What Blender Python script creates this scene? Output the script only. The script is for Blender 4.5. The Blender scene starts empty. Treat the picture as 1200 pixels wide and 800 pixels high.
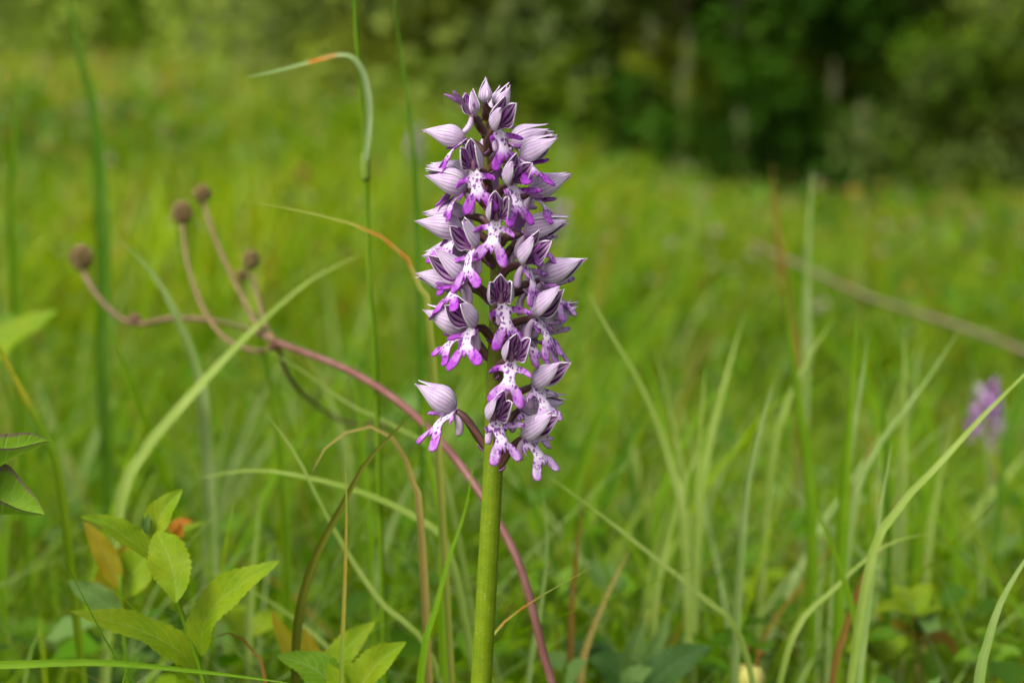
import bpy, math, random
import numpy as np
from mathutils import Vector, Matrix, noise
from mathutils.geometry import delaunay_2d_cdt

rnd = random.Random(11)
rng = np.random.default_rng(7)
R = math.radians
scn = bpy.context.scene
COL = scn.collection

# ------------------------------------------------------------------ camera
FOCUS = 0.45                     # metres to the orchid
PITCH = R(7.0)
CAMZ = 0.282
cam_d = bpy.data.cameras.new("camera")
cam = bpy.data.objects.new("camera", cam_d)
COL.objects.link(cam)
cam.location = (0, 0, CAMZ)
cam.rotation_euler = (math.pi / 2 - PITCH, 0, 0)
cam_d.lens = 60
cam_d.sensor_width = 36
cam_d.clip_start = 0.02
cam_d.clip_end = 2000
cam_d.dof.use_dof = True
cam_d.dof.focus_distance = FOCUS - 0.004
cam_d.dof.aperture_fstop = 9.5
cam_d.dof.aperture_blades = 0
scn.camera = cam

# ------------------------------------------------------------------ light
SUN_EL, SUN_AZ = R(50), R(-38)   # azimuth measured from behind the camera, to its left
world = bpy.data.worlds.new("World")
scn.world = world
world.use_nodes = True
wn = world.node_tree.nodes
wl = world.node_tree.links
wn.clear()
sky = wn.new("ShaderNodeTexSky")
sky.sky_type = 'NISHITA'
sky.sun_disc = False
sky.sun_elevation = SUN_EL
sky.air_density = 1.0
sky.dust_density = 6.0
sky.ozone_density = 0.3
bg = wn.new("ShaderNodeBackground")
bg.inputs['Strength'].default_value = 0.13
wo = wn.new("ShaderNodeOutputWorld")
veil = wn.new("ShaderNodeHueSaturation")       # thin cloud: the whole sky is paler, evenly
veil.inputs['Saturation'].default_value = 0.4
wl.new(sky.outputs[0], veil.inputs['Color'])
wl.new(veil.outputs[0], bg.inputs[0])
wl.new(bg.outputs[0], wo.inputs[0])
sun_dir = Vector((math.sin(SUN_AZ) * math.cos(SUN_EL), -math.cos(SUN_AZ) * math.cos(SUN_EL), math.sin(SUN_EL)))
sky.sun_rotation = math.atan2(sun_dir.x, sun_dir.y)
sun_l = bpy.data.lights.new("sun", 'SUN')
sun_l.energy = 1.2
sun_l.angle = R(24)
sun_l.color = (1.0, 0.96, 0.9)
sun = bpy.data.objects.new("sun", sun_l)
COL.objects.link(sun)
sun.rotation_euler = sun_dir.to_track_quat('Z', 'Y').to_euler()
sun.location = (0, 0, 6)

scn.view_settings.view_transform = 'Standard'
scn.view_settings.look = 'None'
scn.view_settings.gamma = 1
scn.view_settings.exposure = 1.05
scn.render.engine = 'CYCLES'
scn.cycles.use_denoising = True
scn.cycles.max_bounces = 8
scn.cycles.diffuse_bounces = 3
scn.cycles.glossy_bounces = 2
scn.cycles.transmission_bounces = 4
scn.cycles.sample_clamp_indirect = 6

# ------------------------------------------------------------------ helpers
FPX = 60 / 36 * 1200
C_R = Vector((1, 0, 0))
C_U = Vector((0, math.sin(PITCH), math.cos(PITCH)))
C_F = Vector((0, math.cos(PITCH), -math.sin(PITCH)))
C_O = Vector((0, 0, CAMZ))

def P(px, py, d):
    """photo pixel + distance along the optical axis -> world point"""
    return C_O + C_F * d + C_R * ((px - 600) / FPX * d) + C_U * ((400 - py) / FPX * d)

def sstep(a, b, x):
    t = np.clip((x - a) / (b - a), 0, 1)
    return t * t * (3 - 2 * t)

def gz(x, y):
    """ground height: flat near, meadow bank rising away to the left"""
    x = np.asarray(x, float); y = np.asarray(y, float)
    br = x / np.maximum(y, 0.3)
    s = sstep(0.14, -0.14, br)
    rise = 0.062 * np.maximum(0, y - 1.8) * s
    rise = np.minimum(rise, 2.6)
    rise = rise + np.maximum(0, y - 16) * 0.10 * sstep(40, 18, y) * 0.4
    bump = 0.012 * np.sin(x * 3.1 + 1) * np.cos(y * 2.3) * sstep(0.2, 2.0, y)
    dip = -0.085 * sstep(0.02, 0.2, br) * sstep(0.7, 1.4, y)
    return rise + bump + dip

def gzf(x, y):
    return float(gz(x, y))

def link(name, me, mats, parent=None):
    o = bpy.data.objects.new(name, me)
    COL.objects.link(o)
    if mats is not None and len(me.materials) == 0:
        for m in (mats if isinstance(mats, (list, tuple)) else [mats]):
            me.materials.append(m)
    if parent is not None:
        o.parent = parent
    return o

def empty(name, loc):
    o = bpy.data.objects.new(name, None)
    COL.objects.link(o)
    o.location = loc
    o.empty_display_size = 0.02
    return o

def tag(o, label=None, cat=None, group=None, kind=None):
    if label: o["label"] = label
    if cat: o["category"] = cat
    if group: o["group"] = group
    if kind: o["kind"] = kind
    return o

def mesh(name, verts, faces, uvs=None, smooth=True, midx=None, cols=None):
    me = bpy.data.meshes.new(name)
    me.from_pydata([tuple(v) for v in verts], [], faces)
    if uvs is not None:
        uvl = me.uv_layers.new(name="UVMap")
        for lp in me.loops:
            uvl.data[lp.index].uv = uvs[lp.vertex_index]
    if cols is not None:
        ca = me.color_attributes.new("tint", 'FLOAT_COLOR', 'POINT')
        for i, c in enumerate(cols):
            ca.data[i].color = (c[0], c[1], c[2], 1)
    if midx is not None:
        me.polygons.foreach_set("material_index", midx)
    if smooth:
        me.polygons.foreach_set("use_smooth", [True] * len(me.polygons))
    me.update()
    return me

def big_mesh(name, V, F4, F3, C):
    """fast mesh from numpy arrays; C = colour per vertex"""
    me = bpy.data.meshes.new(name)
    nv = len(V); n4 = len(F4); n3 = len(F3)
    me.vertices.add(nv)
    me.vertices.foreach_set("co", np.ascontiguousarray(V, np.float32).ravel())
    loops = np.concatenate([F4.ravel(), F3.ravel()]).astype(np.int32)
    me.loops.add(len(loops))
    me.loops.foreach_set("vertex_index", loops)
    me.polygons.add(n4 + n3)
    st = np.concatenate([np.arange(n4) * 4, n4 * 4 + np.arange(n3) * 3]).astype(np.int32)
    me.polygons.foreach_set("loop_start", st)
    me.polygons.foreach_set("use_smooth", np.ones(n4 + n3, bool))
    ca = me.color_attributes.new("tint", 'FLOAT_COLOR', 'POINT')
    c4 = np.concatenate([C, np.ones((nv, 1))], 1).astype(np.float32)
    ca.data.foreach_set("color", c4.ravel())
    me.update(calc_edges=True)
    return me

def catmull(pts, n):
    pts = [Vector(p) for p in pts]
    if len(pts) == 2:
        return [pts[0].lerp(pts[1], i / n) for i in range(n + 1)]
    ext = [pts[0] * 2 - pts[1]] + pts + [pts[-1] * 2 - pts[-2]]
    lens = [(pts[i + 1] - pts[i]).length for i in range(len(pts) - 1)]
    tot = sum(lens) or 1
    out = []
    for k in range(n + 1):
        s = tot * k / n
        i = 0
        while i < len(lens) - 1 and s > lens[i]:
            s -= lens[i]; i += 1
        t = min(1, s / max(lens[i], 1e-9))
        a, b, c, d = ext[i], ext[i + 1], ext[i + 2], ext[i + 3]
        out.append(0.5 * ((2 * b) + (c - a) * t + (2 * a - 5 * b + 4 * c - d) * t * t + (3 * b - a - 3 * c + d) * t ** 3))
    return out

def tube_data(path, rad, nseg=8, ribs=0, ribamp=0.0, twist=0.0, cap=True):
    """tube along path; rad = function t->radius; returns verts, faces, uvs"""
    n = len(path)
    V, F, UV = [], [], []
    ref = None
    for i, p in enumerate(path):
        t = (path[min(i + 1, n - 1)] - path[max(i - 1, 0)]).normalized()
        if ref is None:
            ref = Vector((0, -1, 0)) if abs(t.y) < 0.8 else Vector((1, 0, 0))
        s = t.cross(ref).normalized()
        b = s.cross(t).normalized()
        ref = b
        f = i / (n - 1)
        r = rad(f)
        for k in range(nseg):
            a = 2 * math.pi * k / nseg
            rr = r * (1 + (ribamp * math.cos(ribs * a) if ribs else 0))
            a2 = a + twist * f
            V.append(p + (s * math.cos(a2) + b * math.sin(a2)) * rr)
            UV.append((k / nseg, f))
    for i in range(n - 1):
        for k in range(nseg):
            k2 = (k + 1) % nseg
            F.append((i * nseg + k, i * nseg + k2, (i + 1) * nseg + k2, (i + 1) * nseg + k))
    if cap:
        V.append(path[0]); UV.append((0.5, 0)); c0 = len(V) - 1
        V.append(path[-1]); UV.append((0.5, 1)); c1 = len(V) - 1
        for k in range(nseg):
            k2 = (k + 1) % nseg
            F.append((c0, k2, k))
            F.append((c1, (n - 1) * nseg + k, (n - 1) * nseg + k2))
    return V, F, UV

# ------------------------------------------------------------------ materials
class NT:
    def __init__(self, name):
        self.m = bpy.data.materials.new(name)
        self.m.use_nodes = True
        self.n = self.m.node_tree.nodes
        self.l = self.m.node_tree.links
        self.n.clear()
        self.out = self.n.new("ShaderNodeOutputMaterial")
    def node(self, typ, **kw):
        nd = self.n.new(typ)
        for k, v in kw.items(): setattr(nd, k, v)
        return nd
    def val(self, sock, v):
        if isinstance(v, bpy.types.NodeSocket): self.l.new(v, sock)
        elif isinstance(v, tuple) and len(v) == 3 and sock.type == 'RGBA': sock.default_value = (*v, 1)
        else: sock.default_value = v
    def math(self, op, a, b=0.0, c=0.0, clamp=False):
        nd = self.node("ShaderNodeMath", operation=op, use_clamp=clamp)
        self.val(nd.inputs[0], a); self.val(nd.inputs[1], b); self.val(nd.inputs[2], c)
        return nd.outputs[0]
    def mix(self, f, a, b, mode='MIX'):
        nd = self.node("ShaderNodeMix", data_type='RGBA', blend_type=mode)
        self.val(nd.inputs[0], f); self.val(nd.inputs[6], a); self.val(nd.inputs[7], b)
        return nd.outputs[2]
    def ramp(self, v, lo, hi):
        nd = self.node("ShaderNodeMapRange", interpolation_type='SMOOTHSTEP')
        self.val(nd.inputs[0], v); nd.inputs[1].default_value = lo; nd.inputs[2].default_value = hi
        return nd.outputs[0]
    def noise(self, scale, detail=2, vec=None, rough=0.5):
        nd = self.node("ShaderNodeTexNoise")
        nd.inputs['Scale'].default_value = scale; nd.inputs['Detail'].default_value = detail
        nd.inputs['Roughness'].default_value = rough
        if vec is not None: self.l.new(vec, nd.inputs['Vector'])
        return nd.outputs[0]
    def obj(self):
        return self.node("ShaderNodeTexCoord").outputs['Object']
    def uv(self):
        s = self.node("ShaderNodeSeparateXYZ")
        self.l.new(self.node("ShaderNodeTexCoord").outputs['UV'], s.inputs[0])
        return s.outputs[0], s.outputs[1]
    def finish(self, col, rough=0.5, trans=0.0, tcol=None, spec=0.3, bump=None, bstr=0.3, bdist=0.0005):
        p = self.node("ShaderNodeBsdfPrincipled")
        self.val(p.inputs['Base Color'], col)
        self.val(p.inputs['Roughness'], rough)
        p.inputs['Specular IOR Level'].default_value = spec
        nrm = None
        if bump is not None:
            b = self.node("ShaderNodeBump")
            b.inputs['Strength'].default_value = bstr
            b.inputs['Distance'].default_value = bdist
            self.l.new(bump, b.inputs['Height'])
            nrm = b.outputs[0]
            self.l.new(nrm, p.inputs['Normal'])
        sh = p.outputs[0]
        if trans > 0:
            t = self.node("ShaderNodeBsdfTranslucent")
            self.val(t.inputs['Color'], tcol if tcol is not None else col)
            mx = self.node("ShaderNodeMixShader")
            mx.inputs[0].default_value = trans
            self.l.new(sh, mx.inputs[1]); self.l.new(t.outputs[0], mx.inputs[2])
            sh = mx.outputs[0]
        self.l.new(sh, self.out.inputs[0])
        return self.m

def mat_tint(name, rough=0.5, trans=0.35, spec=0.25, nscale=0):
    k = NT(name)
    a = k.node("ShaderNodeAttribute", attribute_name="tint")
    c = a.outputs['Color']
    if nscale:
        f = k.noise(nscale, 3, k.obj())
        c = k.mix(k.ramp(f, 0.3, 0.75), c, k.mix(0.5, c, (0.16, 0.15, 0.04)))
    hv = k.node("ShaderNodeHueSaturation")
    hv.inputs['Saturation'].default_value = 1.1
    hv.inputs['Value'].default_value = 1.25
    k.l.new(c, hv.inputs['Color'])
    return k.finish(c, rough, trans, hv.outputs[0], spec)

def mat_plain(name, c1, c2, scale=60, rough=0.5, trans=0.0, spec=0.3, bumpy=0.0):
    k = NT(name)
    f = k.noise(scale, 4, k.obj())
    c = k.mix(k.ramp(f, 0.3, 0.7), c1, c2)
    return k.finish(c, rough, trans, None, spec, f if bumpy else None, bumpy)

def mat_blade(name, base, pale, mark=None, lo=0.0, hi=0.0, mcol=(0.35, 0.13, 0.015)):
    """long leaf: parallel veins along UV v, faint patches, optional withered stretch between v=lo..hi"""
    k = NT(name)
    u, v = k.uv()
    vein = k.math('ABSOLUTE', k.math('SINE', k.math('MULTIPLY', u, 19.0)))
    f = k.noise(45, 3, k.obj())
    c = k.mix(k.ramp(f, 0.35, 0.7), base, pale)
    c = k.mix(k.math('MULTIPLY', k.ramp(vein, 0.75, 1.0), 0.35), c, k.mix(0.5, base, (0.02, 0.05, 0.005)))
    mid = k.ramp(k.math('ABSOLUTE', k.math('SUBTRACT', u, 0.5)), 0.07, 0.02)
    c = k.mix(k.math('MULTIPLY', mid, 0.4), c, pale)
    if mark:
        a = k.math('MULTIPLY', k.ramp(v, lo - 0.03, lo + 0.02), k.ramp(v, hi + 0.03, hi - 0.02))
        f2 = k.noise(160, 2, k.obj())
        c = k.mix(k.math('MULTIPLY', a, k.ramp(f2, 0.25, 0.5)), c, mcol)
    return k.finish(c, 0.5, 0.35, None, 0.1, vein, 0.25, 0.0004)

def mat_leaf(name, base, edge, vein, rim=(0.12, 0.09, 0.03), rimw=0.0):
    k = NT(name)
    u, v = k.uv()                       # u -1..1 across, v 0..1 along
    au = k.math('ABSOLUTE', u)
    # pinnate side veins curving forward
    ph = k.math('SUBTRACT', k.math('MULTIPLY', v, 9.0), k.math('MULTIPLY', k.math('POWER', au, 1.3), 2.3))
    tri = k.math('ABSOLUTE', k.math('SUBTRACT', k.math('FRACT', ph), 0.5))
    side = k.ramp(tri, 0.13, 0.0)
    mid = k.ramp(au, 0.07, 0.02)
    f = k.noise(70, 4, k.obj(), 0.6)
    f2 = k.noise(420, 2, k.obj())
    c = k.mix(k.ramp(f, 0.3, 0.7), base, edge)
    c = k.mix(k.math('MULTIPLY', k.math('POWER', au, 3.0), 0.5), c, edge)
    c = k.mix(k.math('MULTIPLY', k.ramp(f2, 0.4, 0.75), 0.25), c, k.mix(0.5, base, (0.02, 0.03, 0.004)))
    c = k.mix(k.math('MULTIPLY', side, 0.45), c, vein)
    c = k.mix(k.math('MULTIPLY', mid, 0.6), c, vein)
    if rimw > 0:
        c = k.mix(k.ramp(au, 1 - rimw, 1 - rimw * 0.3), c, rim)
    h = k.math('ADD', k.math('MULTIPLY', side, -0.7), k.math('MULTIPLY', f, 0.5))
    h = k.math('SUBTRACT', h, mid)
    return k.finish(c, 0.5, 0.4, None, 0.12, h, 0.35, 0.0012)

M = {}
M['soil'] = mat_plain("soil_and_litter", (0.045, 0.075, 0.006), (0.08, 0.13, 0.008), 25, 0.9)
M['grass'] = mat_tint("meadow_grass", 0.6, 0.45, 0.04)
M['leafmass'] = mat_tint("shrub_foliage", 0.6, 0.45, 0.04)
M['bark'] = mat_plain("bark", (0.04, 0.033, 0.022), (0.08, 0.065, 0.045), 18, 0.85, 0, 0.2, 0.5)
M['b_green'] = mat_blade("blade_green", (0.10, 0.21, 0.003), (0.145, 0.255, 0.008))
M['b_deep'] = mat_blade("blade_deep", (0.055, 0.14, 0.004), (0.08, 0.17, 0.010))
M['b_pale'] = mat_blade("blade_pale", (0.19, 0.28, 0.04), (0.27, 0.35, 0.08))
M['b_grey'] = mat_blade("blade_greygreen", (0.17, 0.26, 0.055), (0.25, 0.33, 0.11))
M['b_straw'] = mat_blade("blade_straw", (0.24, 0.19, 0.05), (0.30, 0.23, 0.06))
M['b_olive'] = mat_blade("blade_olive", (0.085, 0.10, 0.006), (0.125, 0.13, 0.010))
M['b_orange'] = mat_blade("blade_rust", (0.17, 0.085, 0.016), (0.22, 0.13, 0.025))
M['b_yellow'] = mat_blade("blade_yellow_topped", (0.105, 0.21, 0.003), (0.17, 0.25, 0.008), True, 0.0, 0.2, (0.27, 0.27, 0.012))
M['b_fold'] = mat_blade("blade_folded", (0.18, 0.27, 0.09), (0.27, 0.35, 0.15), True, 0.29, 0.42)
M['b_mark'] = mat_blade("blade_rust_marked", (0.20, 0.25, 0.03), (0.27, 0.28, 0.05), True, 0.12, 0.17)
M['b_mark2'] = mat_blade("blade_yellow_speckled", (0.15, 0.23, 0.02), (0.24, 0.26, 0.04), True, 0.09, 0.26, (0.27, 0.19, 0.03))

def mat_orchid_stem():
    k = NT("orchid_stem")
    u, v = k.uv()
    f = k.noise(300, 3, k.obj())
    c = k.mix(k.ramp(f, 0.3, 0.75), (0.095, 0.148, 0.002), (0.122, 0.176, 0.004))
    stripe = k.math('ABSOLUTE', k.math('SINE', k.math('MULTIPLY', u, 44.0)))
    c = k.mix(k.math('MULTIPLY', k.ramp(stripe, 0.6, 1.0), 0.14), c, (0.06, 0.09, 0.004))
    c = k.mix(k.math('MULTIPLY', k.ramp(v, 0.60, 1.0), 0.75), c, (0.085, 0.05, 0.022))
    dots = k.noise(1500, 1, k.obj())
    c = k.mix(k.math('MULTIPLY', k.ramp(dots, 0.62, 0.7), 0.4), c, (0.2, 0.25, 0.06))
    return k.finish(c, 0.5, 0, None, 0.15, stripe, 0.08, 0.0002)
M['stem'] = mat_orchid_stem()

def mat_ovary():
    k = NT("orchid_ovary")
    u, v = k.uv()
    s = k.math('ABSOLUTE', k.math('SINE', k.math('ADD', k.math('MULTIPLY', u, 9.42), k.math('MULTIPLY', v, 3.0))))
    c = k.mix(k.ramp(s, 0.3, 0.9), (0.055, 0.014, 0.02), (0.10, 0.045, 0.032))
    c = k.mix(k.ramp(v, 0.35, 0.0), c, (0.09, 0.06, 0.02))
    return k.finish(c, 0.4, 0, None, 0.4, s, 0.5, 0.0003)
M['ovary'] = mat_ovary()

LILAC, DEEP, WHITE = (0.57, 0.47, 0.61), (0.15, 0.008, 0.19), (0.80, 0.74, 0.82)
PURPLE = (0.33, 0.05, 0.44)

def info_random(k):
    return k.node("ShaderNodeObjectInfo").outputs['Random']

def obj_strength(k):
    """how deeply coloured this flower is (stored in the object's viewport colour)"""
    s = k.node("ShaderNodeSeparateColor")
    k.l.new(k.node("ShaderNodeObjectInfo").outputs['Color'], s.inputs[0])
    return s.outputs[0]

def mat_hood_out():
    k = NT("sepal_outside")
    u, v = k.uv()
    wob = k.math('MULTIPLY', k.math('SUBTRACT', k.noise(260, 2, k.obj()), 0.5), 0.35)
    w = k.math('ADD', k.math('MULTIPLY', u, 3.4), wob)
    tri = k.math('ABSOLUTE', k.math('SUBTRACT', k.math('FRACT', w), 0.5))
    vein = k.math('MULTIPLY', k.ramp(tri, 0.16, 0.02), k.ramp(k.math('ABSOLUTE', u), 0.95, 0.75))
    f = k.noise(220, 3, k.obj())
    c = k.mix(k.ramp(f, 0.3, 0.8), LILAC, (0.44, 0.33, 0.49))
    c = k.mix(k.math('MULTIPLY', vein, 0.75), c, (0.27, 0.10, 0.32))
    c = k.mix(k.ramp(k.math('ABSOLUTE', u), 0.82, 1.0), c, (0.80, 0.73, 0.81))
    c = k.mix(k.math('MULTIPLY', k.ramp(v, 0.85, 1.0), 0.45), c, (0.35, 0.08, 0.42))
    c = k.mix(k.math('MULTIPLY', k.ramp(v, 0.15, 0.0), 0.5), c, (0.42, 0.2, 0.4))
    return k.finish(c, 0.55, 0.25, None, 0.25, vein, 0.4, 0.0002)
def mat_hood_in():
    k = NT("sepal_inside")
    u, v = k.uv()
    w = k.math('MULTIPLY', u, 2.2)
    tri = k.math('ABSOLUTE', k.math('SUBTRACT', k.math('FRACT', w), 0.5))
    vein = k.ramp(tri, 0.30, 0.16)
    c = k.mix(vein, (0.62, 0.42, 0.64), DEEP)
    c = k.mix(k.math('MULTIPLY', k.ramp(v, 0.45, 0.0), 0.55), c, (0.16, 0.02, 0.16))
    c = k.mix(k.ramp(k.math('ABSOLUTE', u), 0.86, 0.97), c, WHITE)
    return k.finish(c, 0.5, 0.25, None, 0.25)
def mat_petal():
    k = NT("petal_inner")
    u, v = k.uv()
    c = k.mix(k.ramp(k.noise(500, 2, k.obj()), 0.3, 0.7), (0.2, 0.02, 0.26), (0.36, 0.09, 0.44))
    return k.finish(c, 0.5, 0.2, None, 0.25)
def mat_lip():
    k = NT("lip")
    s, y = k.uv()                         # s along in 1/12 lip lengths, y signed lateral
    ay = k.math('ABSOLUTE', y)
    f = k.noise(350, 3, k.obj())
    st = obj_strength(k)
    far = k.math('MAXIMUM', k.ramp(s, 0.42, 0.90), k.ramp(ay, 0.08, 0.26))
    far = k.math('MULTIPLY', far, k.math('ADD', st, k.math('MULTIPLY', k.math('SUBTRACT', f, 0.5), 0.8)), clamp=True)
    c = k.mix(k.ramp(f, 0.35, 0.7), (0.80, 0.73, 0.81), (0.70, 0.55, 0.74))
    c = k.mix(far, c, PURPLE)
    rim = k.node("ShaderNodeAttribute", attribute_name="tint")
    sr = k.node("ShaderNodeSeparateColor")
    k.l.new(rim.outputs['Color'], sr.inputs[0])
    c = k.mix(k.math('MULTIPLY', k.ramp(sr.outputs[0], 0.45, 0.0), 0.6), c, (0.30, 0.04, 0.40))
    # dark spots as tiny tufts, only on the pale middle
    vt = k.node("ShaderNodeTexVoronoi")
    vt.inputs['Scale'].default_value = 13.5
    vt.inputs['Randomness'].default_value = 0.85
    mp = k.node("ShaderNodeMapping")
    mp.inputs['Scale'].default_value = (0.75, 1.1, 1)
    cmb = k.node("ShaderNodeCombineXYZ")
    rr = info_random(k)
    wb = k.math('MULTIPLY', k.noise(900, 2, k.obj()), 0.11)
    k.val(cmb.inputs[0], k.math('ADD', k.math('ADD', s, wb), k.math('MULTIPLY', rr, 37.0)))
    k.val(cmb.inputs[1], k.math('ADD', k.math('SUBTRACT', y, wb), k.math('MULTIPLY', rr, 11.0)))
    k.l.new(cmb.outputs[0], mp.inputs[0])
    k.l.new(mp.outputs[0], vt.inputs['Vector'])
    sp = k.math('MULTIPLY', k.ramp(vt.outputs['Distance'], 0.50, 0.34), k.ramp(s, 0.98, 0.80))
    sp = k.math('MULTIPLY', sp, k.ramp(f, 0.36, 0.46))
    c = k.mix(k.math('MULTIPLY', sp, 0.9), c, (0.13, 0.006, 0.2))
    v2 = k.node("ShaderNodeTexVoronoi")
    v2.inputs['Scale'].default_value = 38.0
    k.l.new(k.node("ShaderNodeTexCoord").outputs['UV'], v2.inputs['Vector'])
    fine = k.math('MULTIPLY', k.ramp(v2.outputs['Distance'], 0.42, 0.25), k.math('MULTIPLY', k.ramp(s, 0.55, 0.8), 0.55))
    c = k.mix(fine, c, (0.26, 0.03, 0.37))
    return k.finish(c, 0.5, 0.25, None, 0.25, f, 0.5, 0.0003)
M['hood_out'], M['hood_in'], M['petal'], M['lip'] = mat_hood_out(), mat_hood_in(), mat_petal(), mat_lip()
M['lipback'] = mat_plain("lip_underside", (0.5, 0.3, 0.55), (0.4, 0.16, 0.48), 200, 0.5, 0.25)
M['spur'] = mat_plain("spur", (0.44, 0.28, 0.48), (0.56, 0.42, 0.58), 150, 0.5, 0.15)
M['bract'] = mat_plain("bract", (0.16, 0.03, 0.15), (0.32, 0.12, 0.3), 300, 0.5, 0.1)
M['column'] = mat_plain("column", (0.16, 0.03, 0.14), (0.36, 0.2, 0.26), 500, 0.5, 0.1)

# ------------------------------------------------------------------ ground
def build_ground():
    ys = np.concatenate([np.linspace(-3, 0, 10)[:-1], np.linspace(0, 3, 25)[:-1], np.linspace(3, 30, 50)[:-1],
                         np.geomspace(30, 900, 20)])
    xs = np.concatenate([-np.geomspace(30, 700, 12)[::-1], np.linspace(-30, -3, 28)[1:-1], np.linspace(-3, 3, 41),
                         np.linspace(3, 30, 28)[1:-1], np.geomspace(30, 700, 12)])
    X, Y = np.meshgrid(xs, ys)
    Z = gz(X, Y)
    V = np.stack([X, Y, Z], -1).reshape(-1, 3)
    nx, ny = len(xs), len(ys)
    F = [(j * nx + i, j * nx + i + 1, (j + 1) * nx + i + 1, (j + 1) * nx + i) for j in range(ny - 1) for i in range(nx - 1)]
    o = link("ground", mesh("ground", V, F), M['soil'])
    tag(o, "damp soil and moss beneath the meadow plants", None, None, 'structure')
build_ground()

# ------------------------------------------------------------------ meadow grass (uncountable)
GREENS = np.array([[0.110, 0.215, 0.002], [0.140, 0.230, 0.002], [0.080, 0.175, 0.003], [0.165, 0.235, 0.003],
                   [0.095, 0.200, 0.003], [0.150, 0.240, 0.012], [0.125, 0.220, 0.002]])
DRY = np.array([[0.26, 0.20, 0.06], [0.20, 0.16, 0.04], [0.22, 0.11, 0.015], [0.24, 0.23, 0.03]])
GREYG = np.array([[0.18, 0.27, 0.06], [0.22, 0.30, 0.10]])

def pick_cols(n, pdry=0.06, pgrey=0.12, bright=1.0):
    c = GREENS[rng.integers(0, len(GREENS), n)].copy()
    r = rng.random(n)
    m = r < pdry
    c[m] = DRY[rng.integers(0, len(DRY), m.sum())]
    m = (r >= pdry) & (r < pdry + pgrey)
    c[m] = GREYG[rng.integers(0, len(GREYG), m.sum())]
    return c * (0.75 + 0.5 * rng.random((n, 1))) * bright

def blades_arrays(x, y, h, w, lean, col, nseg=3):
    n = len(x)
    z = gz(x, y) - 0.004
    a = rng.random(n) * 2 * np.pi                 # lean direction
    b = a + np.pi / 2 + rng.normal(0, 0.5, n)     # blade width direction
    lx, ly = np.cos(a) * lean, np.sin(a) * lean
    bx, by = np.cos(b), np.sin(b)
    V, C = [], []
    droop = rng.random(n) ** 2 * 0.5 * np.minimum(lean, 1.2)
    for s in range(nseg + 1):
        t = s / nseg
        px = x + lx * h * t ** 1.8
        py = y + ly * h * t ** 1.8
        pz = z + h * (t - droop * t ** 3)
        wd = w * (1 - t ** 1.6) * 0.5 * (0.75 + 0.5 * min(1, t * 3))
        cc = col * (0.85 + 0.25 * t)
        if s < nseg:
            V.append(np.stack([px - bx * wd, py - by * wd, pz], 1))
            V.append(np.stack([px + bx * wd, py + by * wd, pz], 1))
            C += [cc, cc]
        else:
            V.append(np.stack([px, py, pz], 1)); C.append(cc)
    k = 2 * nseg + 1
    V = np.stack(V, 1).reshape(-1, 3)
    C = np.stack(C, 1).reshape(-1, 3)
    base = np.arange(n) * k
    F4 = np.concatenate([np.stack([base + 2 * s, base + 2 * s + 1, base + 2 * s + 3, base + 2 * s + 2], 1) for s in range(nseg - 1)])
    F3 = np.stack([base + 2 * nseg - 2, base + 2 * nseg - 1, base + 2 * nseg], 1)
    return V, F4, F3, C

def field(n, y0, y1, spread=0.42, pw=1.0):
    """random points in a wedge in front of the camera, wider than its view"""
    y = y0 + (y1 - y0) * rng.random(n) ** pw
    x = (rng.random(n) * 2 - 1) * (spread * y + 0.12)
    return x, y

def patch(x, y, s, seed):
    return np.array([noise.noise((float(a) * s + seed, float(b) * s, seed * 1.7)) for a, b in zip(x, y)])

def join_arrays(parts):
    V, F4, F3, C = [], [], [], []
    off = 0
    for v, f4, f3, c in parts:
        V.append(v); F4.append(f4 + off); F3.append(f3 + off); C.append(c); off += len(v)
    return np.concatenate(V), np.concatenate(F4), np.concatenate(F3), np.concatenate(C)

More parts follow.
